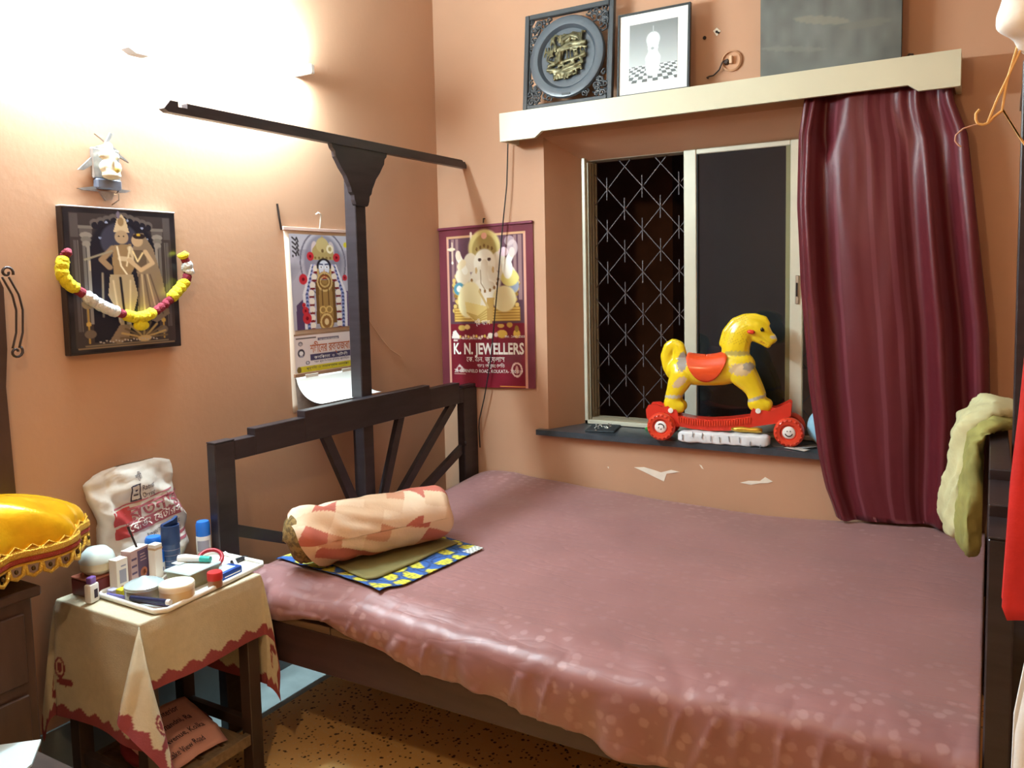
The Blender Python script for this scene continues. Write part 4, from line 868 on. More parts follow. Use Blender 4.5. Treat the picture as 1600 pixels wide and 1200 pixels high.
cyl('pot_lid', [(.0455, .030), (.046, .032), (.046, .043), (.044, .046), (0, .047)], (.398, -1.838, ZT), mat('ivory_lid', (238, 226, 200), rough=.35), o, 32)
o = thing('perfume_bottle', 'small faceted silver bottle with ball stopper behind the cream pot', 'bottle', (.288, -1.775, ZT))
G().lathe([(0, 0), (.020, 0), (.024, .006), (.024, .012), (.020, .020), (.012, .026), (.008, .028), (.008, .032), (.004, .034)], (.288, -1.775, ZT), 10).build('faceted_body', M_STEEL, o)
G().ell((.288, -1.775, ZT+.040), (.008, .008, .008), 10, 8).build('stopper', M_STEEL, o, smooth=True)
# clear lunch box
o = thing('plastic_box', 'clear plastic food box with olive contents and pale lid on the tray', 'box', (.335, -1.735, ZT))
Mb = Matrix.Translation((.335, -1.735, ZT)) @ Matrix.Rotation(.08, 4, 'Z')
g = G(); r0, r1 = [(-.040, -.048), (.040, -.048), (.040, .048), (-.040, .048)], [(-.046, -.056), (.046, -.056), (.046, .056), (-.046, .056)]
g.add([Mb @ V((x, y, 0)) for x, y in r0]+[Mb @ V((x, y, .043)) for x, y in r1], [(3, 2, 1, 0), (4, 5, 6, 7)]+[(i, (i+1) % 4, 4+(i+1) % 4, 4+i) for i in range(4)])
g.build('box_tub', mat('olive_translucent', (150, 140, 100), rough=.3, trans=.2), o)
G().box((-.050, -.060, .043), (.050, .060, .050), .003, Mb).build('box_lid', mat('frosted_lid', (190, 204, 204), rough=.3), o)
o = thing('toothpaste_tube', 'white tube with teal screw cap lying on the clear plastic box', 'tube', (.30, -1.70, ZT+.05))
G().tube([(.272, -1.732, ZT+.0575), (.290, -1.725, ZT+.061), (.325, -1.712, ZT+.061), (.335, -1.708, ZT+.0605)], [.012, .012, .0095, .008], 10).build('tube_body', M_WHITEPL, o, smooth=40)
G().tube([(.335, -1.708, ZT+.0605), (.364, -1.697, ZT+.0600)], [.0095, .0085], 12).build('teal_cap', mat('teal_cap', (60, 172, 160), rough=.35), o, smooth=40)
G().box((.268, -1.756, ZT+.051), (.300, -1.700, ZT+.0525), 0).build('leaflet', mat('pale_leaflet', (214, 222, 220), rough=.6), o)
o = thing('red_lid_jar', 'little brown jar with red lid near the front tray edge', 'jar', (.417, -1.728, ZT))
cyl('jar_body', [(0, 0), (.019, 0), (.020, .003), (.020, .022), (0, .022)], (.417, -1.728, ZT), mat('brown_balm', (150, 104, 76), rough=.35), o)
cyl('jar_lid', [(.0212, .021), (.0216, .023), (.0212, .040), (.0195, .043), (0, .0435)], (.417, -1.728, ZT), mat('red_lid', (196, 48, 50), rough=.4), o)
o = thing('tissue_pack', 'blue pocket tissue pack with pale top lying beside the red lidded jar', 'packet', (.385, -1.665, ZT))
Mp = Matrix.Translation((.383, -1.662, ZT)) @ Matrix.Rotation(.1, 4, 'Z')
G().box((-.026, -.042, 0), (.026, .042, .026), .006, Mp, seg=2).build('packet_body', mat('royal_blue_film', (44, 78, 156), rough=.25), o, smooth=40)
G().box((-.020, -.034, .0255), (.018, .022, .0275), .001, Mp).build('pale_window', mat('pale_blue_print', (186, 222, 240), rough=.35), o)
G().box((.0258, -.03, .010), (.0264, .032, .013), 0, Mp).build('white_stripe', M_WHITEPL, o)
o = thing('bangle', 'dark red ring bangle lying on white cloth strip at the tray back', 'bangle', (.30, -1.625, ZT))
G().tube([(.285+.034*math.cos(a), -1.635+.034*math.sin(a), ZT+.030+.016*math.cos(a-2.4)) for a in np.linspace(0, 2*PI, 29)[:-1]], .0065, 8, closed=True).build('ring', mat('crimson_lacquer', (158, 34, 44), rough=.3), o, smooth=True)
G().ell((.292, -1.633, ZT+.010), (.030, .026, .0098), 14, 8).build('cotton_wad', M_WHITEPL, o, smooth=True)
tag(G().tube([(.285, -1.58, ZT+.035), (.315, -1.575, ZT+.018), (.345, -1.59, ZT+.008), (.365, -1.62, ZT+.0055)], [.003, .006, .006, .004], 8, flat=.5).build('curved_comb', M_WHITEPL, smooth=True), 'curved white plastic strip standing beside the red bangle', 'comb')
tag(G().box((.305, -1.580, ZT), (.322, -1.522, ZT+.010), .002).build('black_case', mat('black_plastic', (38, 38, 42), rough=.35)), 'slim black case lying at the tray corner nearest the bolster', 'case')
tag(G().tube([(.21, -1.918, ZT+.0058), (.425, -1.885, ZT+.0058)], .0055, 8).build('pen', mat('violet_barrel', (96, 92, 148), rough=.35)), 'violet grey pen lying along the front rim of the tray', 'pen')
o = thing('marker', 'fat navy marker with white end lying by the cream pot', 'pen', (.38, -1.89, ZT))
G().tube([(.318, -1.921, ZT+.017), (.430, -1.894, ZT+.0165)], .0075, 10).build('barrel', mat('navy_barrel', (38, 42, 72), rough=.3), o)
G().tube([(.430, -1.894, ZT+.0165), (.441, -1.8915, ZT+.0165)], .0078, 10).build('white_end', M_WHITEPL, o)
tag(G().box((.222, -1.902, ZT), (.245, -1.878, ZT+.018), .002).build('sharpener', mat('lime_plastic', (206, 196, 40), rough=.4)), 'tiny lime yellow block beside the steel tin', 'sharpener')
tag(G().box((.196, -1.912, ZT), (.219, -1.890, ZT+.016), .002).build('eraser', mat('lilac_rubber', (176, 172, 194), rough=.6)), 'tiny lilac grey eraser at the left end of the tray', 'eraser')
# off the tray
o = thing('lotion_bottle', 'small white square bottle with purple cap standing on the table corner', 'bottle', (.195, -1.952, Z0))
Ml = Matrix.Translation((.195, -1.953, Z0)) @ Matrix.Rotation(.3, 4, 'Z')
G().box((-.011, -.017, 0), (.011, .017, .052), .005, Ml, seg=2).build('bottle_body', M_WHITEPL, o, smooth=40)
G().box((-.008, -.011, .052), (.008, .011, .070), .002, Ml).build('purple_cap', mat('purple_cap', (120, 84, 160), rough=.4), o)
G().box((.0110, -.004, .012), (.0114, .009, .036), 0, Ml).build('printed_mark', M_DARKINK, o)
o = thing('red_box', 'dark red lacquered box holding up a pale bowl at the table back', 'box', (.12, -1.86, Z0))
G().box((.088, -1.945, Z0), (.168, -1.842, Z0+.045), .002).build('box_body', mat('maroon_lacquer', (112, 42, 44), rough=.4), o)
G().box((.087, -1.946, Z0+.045), (.169, -1.841, Z0+.051), .002).build('box_lid', mat('ochre_red_lid', (150, 84, 66), rough=.4), o)
o = thing('enamel_bowl', 'pale glassy covered bowl standing on the dark red box', 'bowl', (.128, -1.888, Z0+.052))
cyl('bowl', [(0, 0), (.030, 0), (.044, .014), (.045, .030), (.046, .036)], (.128, -1.890, Z0+.0515), mat('cream_enamel_bowl', (216, 206, 172), rough=.3), o, 32)
cyl('bowl_cover', [(.047, .034), (.047, .038), (.041, .056), (.027, .070), (0, .076)], (.128, -1.890, Z0+.0515), mat('milky_cover', (204, 216, 212), rough=.25), o, 32)

# white paper carry bag with red print
BG = thing('carrier_bag', 'crumpled white shop bag with maroon Bengali print standing against the wall', 'bag', (.06, -1.70, Z0))
bz = [0, .03, .06, .105, .16, .20, .24, .285, .305, .318]
yl = [-1.825, -1.835, -1.828, -1.838, -1.835, -1.845, -1.862, -1.862, -1.83, -1.77]
yr = [-1.560, -1.540, -1.545, -1.536, -1.560, -1.577, -1.576, -1.574, -1.585, -1.64]
tk = [.044, .046, .045, .043, .040, .038, .035, .030, .020, .006]
cxs = [.054, .054, .053, .052, .050, .048, .046, .044, .042, .041]
def bagpt(u, v):
    z = v*bz[-1]; a = 2*PI*u
    l, r, t, c = (np.interp(z, bz, q) for q in (yl, yr, tk, cxs)); m, h = (l+r)/2, (r-l)/2
    ca, sa = math.cos(a), math.sin(a); y = m-h*math.copysign(abs(ca)**.6, ca); x = c+t*math.copysign(abs(sa)**.75, sa)
    k = .009*nz(y*9+2, z*11, x*9)+.005*nz(y*23, z*26, 3)+.004*abs(nz(y*30+z*40, z*9, 8)); x += k*2.0
    if t < .045 and y < -1.80: x += .008*math.sin(z*40)
    return V((max(.004, x), y+.004*nz(z*22, 1), Z0+.0008+z+.010*nz(y*7, 2)*v))
g = G(); g.grid(bagpt, 72, 44); g.add([bagpt(i/71, 0) for i in range(71)], [tuple(range(71))])
g.build('bag_body', mat('white_bag_paper', (206, 198, 188), rough=.55, var=.04, vs=14, bump=.25, bs=14), BG, smooth=True)
def bagfront(y, z):
    v = min(.98, max(.01, (z)/bz[-1])); lo, hi = .03, .47
    for _ in range(18):
        m = (lo+hi)/2
        if bagpt(m, v).y < y: lo = m
        else: hi = m
    p = bagpt(lo, v); return V((p.x+.0016, y, p.z))
def onbag(y0, z0, rot=.10): return lambda a, b: bagfront(y0+a*math.cos(rot)-b*math.sin(rot)*.5, z0+a*math.sin(rot)+b)
def bagquad(name, y0, z0, w, h, m, rot=.10):
    f = onbag(y0, z0, rot); G().grid(lambda u, v: f(u*w, v*h), 16, 6).build(name, m, BG, smooth=True)
M_MAROONP = mat('faded_maroon_print', (158, 84, 92), rough=.6); M_REDP = mat('red_print', (176, 62, 62), rough=.6)
M_BAGWHITE = mat('reversed_white', (232, 224, 214), rough=.6)
bagquad('red_block', -1.806, .148, .060, .044, M_REDP); bagquad('red_block', -1.800, .108, .045, .034, M_REDP)
bagquad('maroon_rule', -1.812, .196, .215, .004, M_MAROONP)
bagquad('maroon_band', -1.770, .118, .205, .034, M_MAROONP)
text('রতনার', ((0, 0, 0), (0, 1, 0), (0, 0, 1)), .042, M_MAROONP, 'bengali_lettering', BG, width=.185, bold=.02, bend=onbag(-1.755, .155))
text('েবিডং েষ্টারস'.replace('ষ্ট', 'ষট'), ((0, 0, 0), (0, 1, 0), (0, 0, 1)), .024, M_BAGWHITE, 'bengali_lettering', BG, width=.19, bold=.012, bend=lambda a, b: onbag(-1.764, .125)(a, b)+V((.0008, 0, 0)))
text('BIMAN THEATRE PAUL', ((0, 0, 0), (0, 1, 0), (0, 0, 1)), .013, M_DARKINK, 'small_line', BG, width=.13, bend=onbag(-1.71, .096))
text('15/C, RASH BEHARI', ((0, 0, 0), (0, 1, 0), (0, 0, 1)), .012, M_DARKINK, 'small_line', BG, width=.13, bend=onbag(-1.71, .074))
text('Ratnar', ((0, 0, 0), (0, 1, 0), (0, 0, 1)), .017, M_DARKINK, 'small_line', BG, width=.045, bend=onbag(-1.705, .236)); text('Orring', ((0, 0, 0), (0, 1, 0), (0, 0, 1)), .015, M_DARKINK, 'small_line', BG, width=.042, bend=onbag(-1.705, .214))
for (y, z, w, h) in ((-1.742, .208, .004, .048), (-1.714, .210, .004, .048), (-1.742, .208, .030, .004), (-1.741, .254, .030, .004), (-1.733, .224, .014, .005), (-1.731, .238, .010, .005)): bagquad('logo_stroke', y, z, w, h, M_DARKINK)
text('শ্রী', ((0, 0, 0), (0, 1, 0), (0, 0, 1)), .016, M_DARKINK, 'small_line', BG, width=.025, bend=onbag(-1.725, .272))
bagquad('maroon_band', -1.755, .050, .20, .008, M_MAROONP, .14); bagquad('maroon_band', -1.755, .032, .20, .008, M_MAROONP, .14)

# ================================================================= bolster, folded cloth and printed mat on the bed
def on_bed(pts, nu, nv, lift):
    (a, b, c, d) = [np.array(p) for p in pts]
    def f(u, v):
        p = (a*(1-u)+b*u)*(1-v)+(d*(1-u)+c*u)*v
        return V((p[0], p[1], bed_z(p[0], p[1])+lift+.002*nz(p[0]*15, p[1]*15, lift*100)))
    return f
n = 90; f = on_bed([(.262, -1.355), (.795, -1.470), (.835, -.975), (.300, -.86)], n, n, .008)
g = G(); g.grid(f, n, n); u, v = np.meshgrid(np.linspace(0, 1, n), np.linspace(0, 1, n))
col = np.zeros((n, n, 3))+np.array((52, 96, 168.))
rs = np.random.RandomState(4)
for i in range(7):
    for j in range(7):
        cx, cy = (i+.5+(j % 2)*.5)/7, (j+.5)/7
        du, dv = (u-cx)*7+.05*rs.randn(), (v-cy)*7; a = rs.rand()*6.3; x, y = du*math.cos(a)-dv*math.sin(a), du*math.sin(a)+dv*math.cos(a)
        fan = (np.hypot(x, y) < .45) & (y > -.12); col[fan] = (214, 204, 66); col[fan & (np.abs(np.sin(np.arctan2(y, x)*5)) < .35)] = (110, 118, 70)
        col[(np.abs(np.hypot(x, y)-.50) < .035)] = (30, 50, 90)
cor = (u > .93) & (v > .86); col[cor & ((np.floor(u*90)+np.floor(v*90)) % 3 == 0)] = (30, 36, 40); col[cor & ((np.floor(u*90)+np.floor(v*90)) % 3 != 0)] = (222, 222, 216)
MATC = g.build('printed_mat', mat('printed_cotton', attr=True, rough=.8, bump=.1, bs=150), smooth=True, loc=(.5, -1.2, .55), col=col.reshape(-1, 3), solid=.002, offs=1)
tag(MATC, 'blue cotton cloth with yellow fan print lying under the bolster', 'cloth')
f = on_bed([(.40, -1.30), (.705, -1.418), (.738, -.985), (.42, -.93)], 24, 24, .012)
tag(G().grid(f, 24, 24).build('folded_cloth', mat('olive_cotton', (128, 120, 76), rough=.85, var=.08, vs=20), smooth=True, loc=(.5, -1.2, .56), solid=.006, offs=1), 'folded olive green cloth between the bolster and the blue printed cloth', 'cloth')
BOL = thing('bolster', 'round bolster pillow in a cream and brick patchwork print cover', 'pillow', (.58, -1.2, .57))
ba, bb = V((.452, -1.445, .668)), V((.672, -.975, .664)); ax = (bb-ba).normalized(); sd = ax.cross(V((0, 0, 1))).normalized(); upv = sd.cross(ax)
RB = .092; LB = (bb-ba).length
def bolp(th, t, r): return ba+ax*t+sd*(r*math.cos(th))+upv*(r*math.sin(th))
prof = [(0, -.035), (.03, -.033), (.06, -.022), (.078, -.004), (.086, .02), (.088, .08), (.088, LB-.06), (.080, LB-.02), (.05, LB), (0, LB+.004)]
g = G(); g.grid(lambda u, v: bolp(2*PI*u, np.interp(v*9, range(10), [p[1] for p in prof])-.012*math.sin(2*PI*u+.6)*(1 if v < .4 else 0), np.interp(v*9, range(10), [p[0] for p in prof])*(1 if v < .35 else .9)+.002*nz(u*12, v*12)), 36, 28)
g.build('bolster_end', mat('brown_kantha', (122, 98, 56), rough=.85, var=.35, vs=70, contrast=(.45, .55), bump=.5, bs=60), BOL, smooth=True)
nu, nv = 150, 150; cc = np.zeros((nv, nu, 3)); vs = []
cells = rs.rand(400, 3)
def cov(u, v):
    th = 2*PI*u
    low = .5+.5*math.cos(th-4.1+PI)                       # 1 on the far upper side, 0 at the near lower front
    t0 = -.028+.135*(1-low)**1.6; t1 = LB+.012-.006*math.sin(3*th)
    t = t0+(t1-t0)*v; s = (t1-t)
    r = RB+.004*nz(u*9, t*14)+.003*math.sin(th*5+t*30)*max(0, 1-v*2)
    if s < .05: r *= math.sqrt(max(.0, 1-((.05-s)/.05)**2))*.75+.25
    if t < .02: r *= 1-.32*((.02-t)/.05)**1.3
    r += .010*math.exp(-((v-.18)/.16)**2)*math.sin(th*4+t*45)*(.5+.5*math.sin(th+1))+.005*math.sin(t*60+th*3)*math.exp(-((v-.5)/.25)**2)*nz(th, t*9)
    r += .016*math.exp(-((v-.03)/.05)**2)*(.5+.5*math.sin(th*3+.5))+.006*math.exp(-((v-.35)/.3)**2)*nz(u*20+t*12, t*6, 2)
    p = bolp(th, t, r)
    b = bed_z(p.x, p.y)+.021
    return V((p.x, p.y, max(p.z, b)))
for j in range(nv):
    for i in range(nu):
        u_, v_ = i/(nu-1), j/(nv-1); p = cov(u_, v_)
        vs.append(p); x, y = u_*.57, (v_)*.52
        q = V((x*11+.8*y*5, y*13, 0)); wx, wy = x+.03*nz(x*6, y*6, 1), y+.03*nz(x*6, y*6, 7); k1 = noise.cell(V((math.floor(wx*17+wy*7), math.floor(wy*13-wx*6), 1))); k2 = nz(x*6, y*6, 4)
        c = (222, 190, 158) if k1 < .25 else (232, 206, 178)
        if k1 > .35 and k2 > -.02: c = (188, 104, 88)
        if k1 < -.62: c = (206, 150, 120)
        cc[j, i] = c
g = G(); g.add(vs, [(j*nu+i, j*nu+i+1, (j+1)*nu+i+1, (j+1)*nu+i) for j in range(nv-1) for i in range(nu-1)])
g.build('bolster_cover', mat('patchwork_cotton', attr=True, rough=.7, bump=.15, bs=90), BOL, smooth=True, col=cc.reshape(-1, 3))

# ================================================================= curtain
def curtain():
    g = G(); nu, nv = 150, 60
    zt, zb = 2.090, .520
    L = ([.52, .6, .66, .78, 1.04, 1.4, 1.7, 1.95, 2.1], [1.822, 1.795, 1.772, 1.745, 1.708, 1.675, 1.662, 1.668, 1.692])
    Rr = ([.6, .78, .94, 1.25, 1.71, 1.9, 2.02, 2.1], [2.262, 2.285, 2.296, 2.285, 2.232, 2.210, 2.166, 2.158])
    def f(u, v):
        z0 = zt+(zb-zt)*v
        a, b = np.interp(z0, *L), np.interp(z0, *Rr)
        x = a+(b-a)*u
        amp = .011+.025*min(1, v*3)-.012*max(0, v-.6)
        ph = 2*PI*(4.1*u+.36*math.sin(4.4*u+1)+.45*nz(u*2.4, v*1.1))
        y = -.078+amp*math.sin(ph)*(.62+.38*math.sin(7*u+1+1.5*v))+.004*nz(u*14, v*5, 3)+.006*math.sin(ph*2.1)*max(0, 1-v*5)
        y -= .03*max(0, v-.5)*2*.5
        sw = math.exp(-((u-.17)/.075)**2)*(1/(1+math.exp((v-.085-.05*(1-abs(u-.17)/.09))*160))); y += .034*sw       # the drooping fold at the top left
        sw = math.exp(-((u-.82)/.08)**2)*math.exp(-((v-.11)/.05)**2); y += .018*sw
        if u < .03: y -= .01
        y = min(-.044 if .72 < z0 < .80 else -.012, y)
        z = z0+(.03*(1-u)*max(0, v-.9)*3 if v > .9 else 0)-.012*math.sin(9*u)*max(0, v-.85)
        z = max(z, bed_z(min(x, 2.28), y)+.014) if z < .66 else z
        if z < 1.0: x = min(x, 2.284)
        return V((x, y, z))
    g.grid(f, nu, nv)
    u = np.tile(np.linspace(0, 1, nu), nv); v = np.repeat(np.linspace(0, 1, nv), nu)
    base = np.zeros((nu*nv, 3))+np.array((86, 20, 30.))
    for c, w in ((.10, .010), (.235, .008), (.44, .012), (.55, .018), (.61, .012), (.66, .005), (.80, .018), (.87, .015), (.93, .006)): base[np.abs(u-c) < w] = (100, 43, 53)
    m = mat('maroon_satin', attr=True, rough=.42, spec=.45, sheen=.05, bump=.04, bs=120)
    return g, m, base
g, m, base = curtain()
CUR = thing('curtain', 'long maroon satin striped curtain gathered at the right of the window', 'curtain', (1.97, -.08, .6))
g.build('satin_panel', m, CUR, smooth=True, col=base, solid=.0015)
for k in range(9):
    x = 1.70+.057*k
    G().tube([(x, -.07+.015*math.cos(a), 2.103+.015*math.sin(a)) for a in np.linspace(0, 2*PI, 15)[:-1]], .0022, 5, closed=True).build('curtain_ring', MATS['old_steel'], CUR)

# ================================================================= rocking horse on wheels
HS0 = V((1.115, -.005, .776)); HYAW = math.atan2(.075, .48)
HM = Matrix.Translation(HS0+V((0, .023, 0))) @ Matrix.Rotation(HYAW, 4, 'Z')
HO = thing('rocking_horse', 'yellow plastic toy horse on a red wheeled base standing on the window sill', 'toy', HS0)
# side outline in its own frame: s along the body (0 at rear axle), h above the sill
q = lambda X, Y: ((X-182)/5*.00258, (1021-Y)/5*.00272+(X-182)/5*.000084)
g = G()
def cap(pts, side=0., lat=1.):
    P = [(q(x, y)[0], side, q(x, y)[1]) for x, y, r in pts]; R_ = [r/5*.00265 for x, y, r in pts]
    A = np.array([p+(r,) for p, r in zip(P, R_)]); d = interp(A, max(8, len(pts)*6))
    for p in d: g.ell(p[:3], (p[3], p[3]*lat, p[3]), 14, 10)
cap([(310, 500, 100), (420, 505, 112), (520, 505, 118), (640, 500, 118), (740, 480, 118), (790, 470, 105)], 0, .85)      # trunk
cap([(740, 430, 110), (745, 340, 106), (770, 250, 98), (800, 200, 88), (850, 180, 78)], 0, .62)                           # neck
cap([(850, 185, 78), (900, 195, 76), (950, 220, 60), (985, 262, 46), (1010, 278, 40)], 0, .72)                            # head
cap([(900, 250, 50), (950, 290, 34), (985, 320, 26)], 0, .7); cap([(1015, 262, 30), (1028, 282, 26)], 0, .9)               # jaw and nose
cap([(650, 300, 34), (680, 220, 40), (740, 150, 42), (810, 118, 36), (890, 112, 30), (960, 130, 26), (985, 165, 20)], 0, .7)  # mane ridge
cap([(300, 470, 62), (316, 390, 54), (300, 320, 50), (262, 298, 46), (222, 320, 44), (195, 390, 42), (208, 470, 40), (235, 530, 34), (262, 560, 24)], 0, .62)  # tail
cap([(205, 350, 40), (235, 430, 44), (255, 500, 44)], 0, .35)
for s in (-.026, .026):
    cap([(330, 540, 92), (300, 600, 80), (272, 660, 64), (258, 705, 62)], s, .62); cap([(250, 745, 62), (272, 770, 60), (310, 775, 50)], s, .7)
    cap([(800, 530, 100), (850, 590, 80), (885, 640, 68), (905, 690, 66)], s, .62); cap([(905, 745, 66), (935, 765, 64), (975, 765, 48)], s, .7)
hb = fuse(g, .0042, 5)
hv = np.array(hb.v)
hc = np.zeros((len(hv), 3))+np.array((236, 204, 32.))
def blot(X, Y, rx, ry, c, rot=0., front=True):
    s, h = q(X, Y); ds, dh = hv[:, 0]-s, hv[:, 2]-h; a = (ds*math.cos(rot)+dh*math.sin(rot))/(rx/5*.00265); b = (-ds*math.sin(rot)+dh*math.cos(rot))/(ry/5*.00265)
    k = (a*a+b*b < 1+.3*np.sin(hv[:, 0]*400)*np.sin(hv[:, 2]*350)) & ((hv[:, 1] < .0) if front else True); hc[k] = c
for s in (0,):
    blot(338, 430, 40, 72, (150, 138, 128)); blot(325, 580, 30, 62, (206, 176, 140), -.9); blot(790, 490, 82, 46, (204, 176, 132)); blot(850, 470, 40, 30, (150, 140, 124)); blot(760, 375, 100, 20, (190, 172, 90))
    blot(270, 692, 90, 13, (196, 188, 168), 0, False); blot(910, 705, 90, 13, (176, 168, 150), .35, False); blot(1030, 262, 26, 14, (196, 190, 176)); blot(948, 205, 14, 17, (30, 26, 24)); blot(948, 300, 30, 7, (206, 150, 30), -.5)
lin_ = np.abs(np.sin((hv[:, 0]*1.3+hv[:, 2]*.6)*230)) < .22
mn = lin_ & (hv[:, 2] > .40) & (hv[:, 0] < q(840, 0)[0]); hc[mn] = (200, 164, 30)
M_HORSE = mat('yellow_toy_plastic', attr=True, rough=.28, spec=.5, coat=.3)
hb.v = [tuple(HM @ V(p)) for p in hb.v]
hbo = hb.build('horse_body', M_HORSE, HO, smooth=True, col=hc)
M_RED = mat('orange_red_plastic', (214, 62, 36), rough=.3, coat=.3); M_RED2 = mat('tomato_red_plastic', (206, 52, 36), rough=.32, coat=.2)
# saddle draped over the back
def sad(u, v):
    X = 372+318*v*(.88+.12*abs(2*u-1))+(0 if v > .5 else 12*(1-abs(2*u-1)))
    e = .35+.65*math.sin(min(1, max(0, v))*PI)**.6
    a = (2*u-1)*PI*.70*e; rad = (120+8*(2*v-1)**2)/5*.00265+.0035
    s, h = q(X, 506); return HM @ V((s, -rad*.87*math.sin(a), h+rad*math.cos(a)*(.98)+.006*(2*v-1)**2))
G().grid(sad, 36, 30).build('saddle', mat('orange_saddle', (226, 78, 34), rough=.25, coat=.4), HO, smooth=True, solid=.004, offs=1)
for s in (-1, 1):
    p = q(865, 218); G().ell(HM @ V((p[0], s*.027, p[1])), (.016, .008, .009), 12, 8, HM.to_3x3() @ Matrix.Rotation(.1, 3, 'Y')).build('ear', M_RED, HO, smooth=True)
p = q(945, 205); G().ell(HM @ V((p[0], -.0275, p[1])), (.006, .004, .007), 10, 8).build('eye', mat('black_gloss', (18, 16, 16), rough=.15), HO, smooth=True)
# red base: two side beams, ribbed deck, ends
def prof(pts, y, t, name, m):
    P = [q(*a) for a in pts]; g = G()
    vs = [HM @ V((a, y, b)) for a, b in P]+[HM @ V((a, y+t, b)) for a, b in P]; k = len(P)
    g.add(vs, [tuple(range(k)), tuple(range(2*k-1, k-1, -1))]+[(i, k+i, k+(i+1) % k, (i+1) % k) for i in range(k)]); return g.build(name, m, HO)
side = [(55, 850), (50, 790), (70, 755), (130, 750), (180, 770), (200, 770), (235, 760), (275, 765), (300, 800), (312, 840), (420, 862), (560, 872), (700, 866), (860, 842), (868, 800), (890, 768), (925, 762), (960, 790), (1000, 800), (1080, 765), (1150, 730), (1165, 745), (1160, 830), (1100, 880), (1000, 895), (880, 915), (700, 945), (560, 948), (420, 935), (320, 918), (250, 925), (160, 925), (90, 900)]
for y in (-.046, .032): prof(side, y, .014, 'side_beam', M_RED2)
deck = lambda X: np.interp(X, [300, 420, 560, 700, 870], [842, 866, 876, 868, 846])
g = G()
for k in range(30):
    X = 305+19*k; s, h = q(X, deck(X)); s2, h2 = q(X+11, deck(X+11))
    g.add([HM @ V((s, y, z)) for y in (-.051, .051) for z in (h-.020, h+.001)]+[HM @ V((s2, y, z)) for y in (-.051, .051) for z in (h2-.020, h2+.001)], [(0, 1, 3, 2), (4, 6, 7, 5), (0, 4, 5, 1), (2, 3, 7, 6), (1, 5, 7, 3), (0, 2, 6, 4)])
g.build('deck_ribs', M_RED, HO)['kind'] = 'stuff'
g = G(); g.grid(lambda u, v: HM @ V((q(300+570*u, deck(300+570*u))[0], -.038+.076*v, q(300+570*u, deck(300+570*u)-8)[1]-.003)), 20, 2); g.build('deck', M_RED2, HO, solid=.006)
for X0, X1, Y in ((60, 200, 790), (1010, 1155, 790)):
    a, b = q(X0, Y), q(X1, Y-10); g = G(); g.box((a[0], -.033, b[1]-.012), (b[0], .033, b[1]), .002, HM); g.build('end_plate', M_RED2, HO)
M_WHITEHUB = mat('white_hub', (238, 234, 228), rough=.35); M_FACE = mat('black_print', (30, 24, 26), rough=.5)
for (X, Y) in ((250, 795), (922, 795)):
    s, h = q(X, Y); G().lathe([(.010, 0), (.0105, .004), (0, .005)], (0, 0, 0), 16, HM @ Matrix.Translation((s, -.0462, h)) @ Matrix.Rotation(PI/2, 4, 'X')).build('white_button', M_WHITEHUB, HO)
wheels = []
for X, s0 in ((182, -1), (182, 1), (1150, -1), (1150, 1)):
    sx = q(X, 0)[0]; r = .058; h = r+.0012+(.0 if X < 500 else 0)
    A = HM @ Matrix.Translation((sx, s0*.066, h)) @ Matrix.Rotation(PI/2*(1 if s0 < 0 else -1), 4, 'X')
    w = G().lathe([(.030, -.020), (.046, -.022), (.055, -.016), (.0575, -.008), (.0575, .008), (.055, .016), (.046, .022), (.034, .020), (.030, .012), (0, .012)], (0, 0, 0), 36, A).build('wheel', M_RED, HO, smooth=40)
    for k in range(18):
        a = 2*PI*k/18; T2 = A @ Matrix.Rotation(a, 4, 'Z') @ Matrix.Translation((.0485, 0, .019))
        if s0 < 0: G().ell((0, 0, 0), (.0055, .0045, .0045), 8, 6, None).build('tread_knob', M_RED, w, smooth=True) if False else G().lathe([(.0052, 0), (.004, .004), (0, .005)], (0, 0, 0), 8, T2).build('tread_knob', M_RED, w, smooth=True)
    G().lathe([(.0245, .011), (.025, .014), (.022, .0165), (0, .0175)], (0, 0, 0), 24, A).build('hub_cap', M_WHITEHUB, w, smooth=True)
    if s0 < 0:
        rot = 0. if X > 500 else 2.6
        F = A @ Matrix.Translation((0, 0, .0178)) @ Matrix.Rotation(rot, 4, 'Z')
        for ex in (-.006, .006): G().lathe([(.0024, 0), (.0022, .0006), (0, .0007)], (0, 0, 0), 8, F @ Matrix.Translation((ex, .006, 0))).build('face_eye', M_FACE, w)
        arc = [(.0155*math.cos(a), .0155*math.sin(a)) for a in np.linspace(PI*1.08, PI*1.92, 13)]+[(.0125*math.cos(a), .0125*math.sin(a)+.001) for a in np.linspace(PI*1.9, PI*1.1, 13)]
        G().prism(arc, (F @ V((0, 0, 0)), F.to_3x3() @ V((1, 0, 0)), F.to_3x3() @ V((0, 1, 0))), .0006).build('face_smile', M_FACE, w)
for X in (182, 1150):
    sx = q(X, 0)[0]; G().tube([HM @ V((sx, -.062, .059)), HM @ V((sx, .062, .059))], .008, 10).build('axle', M_RED2, HO)

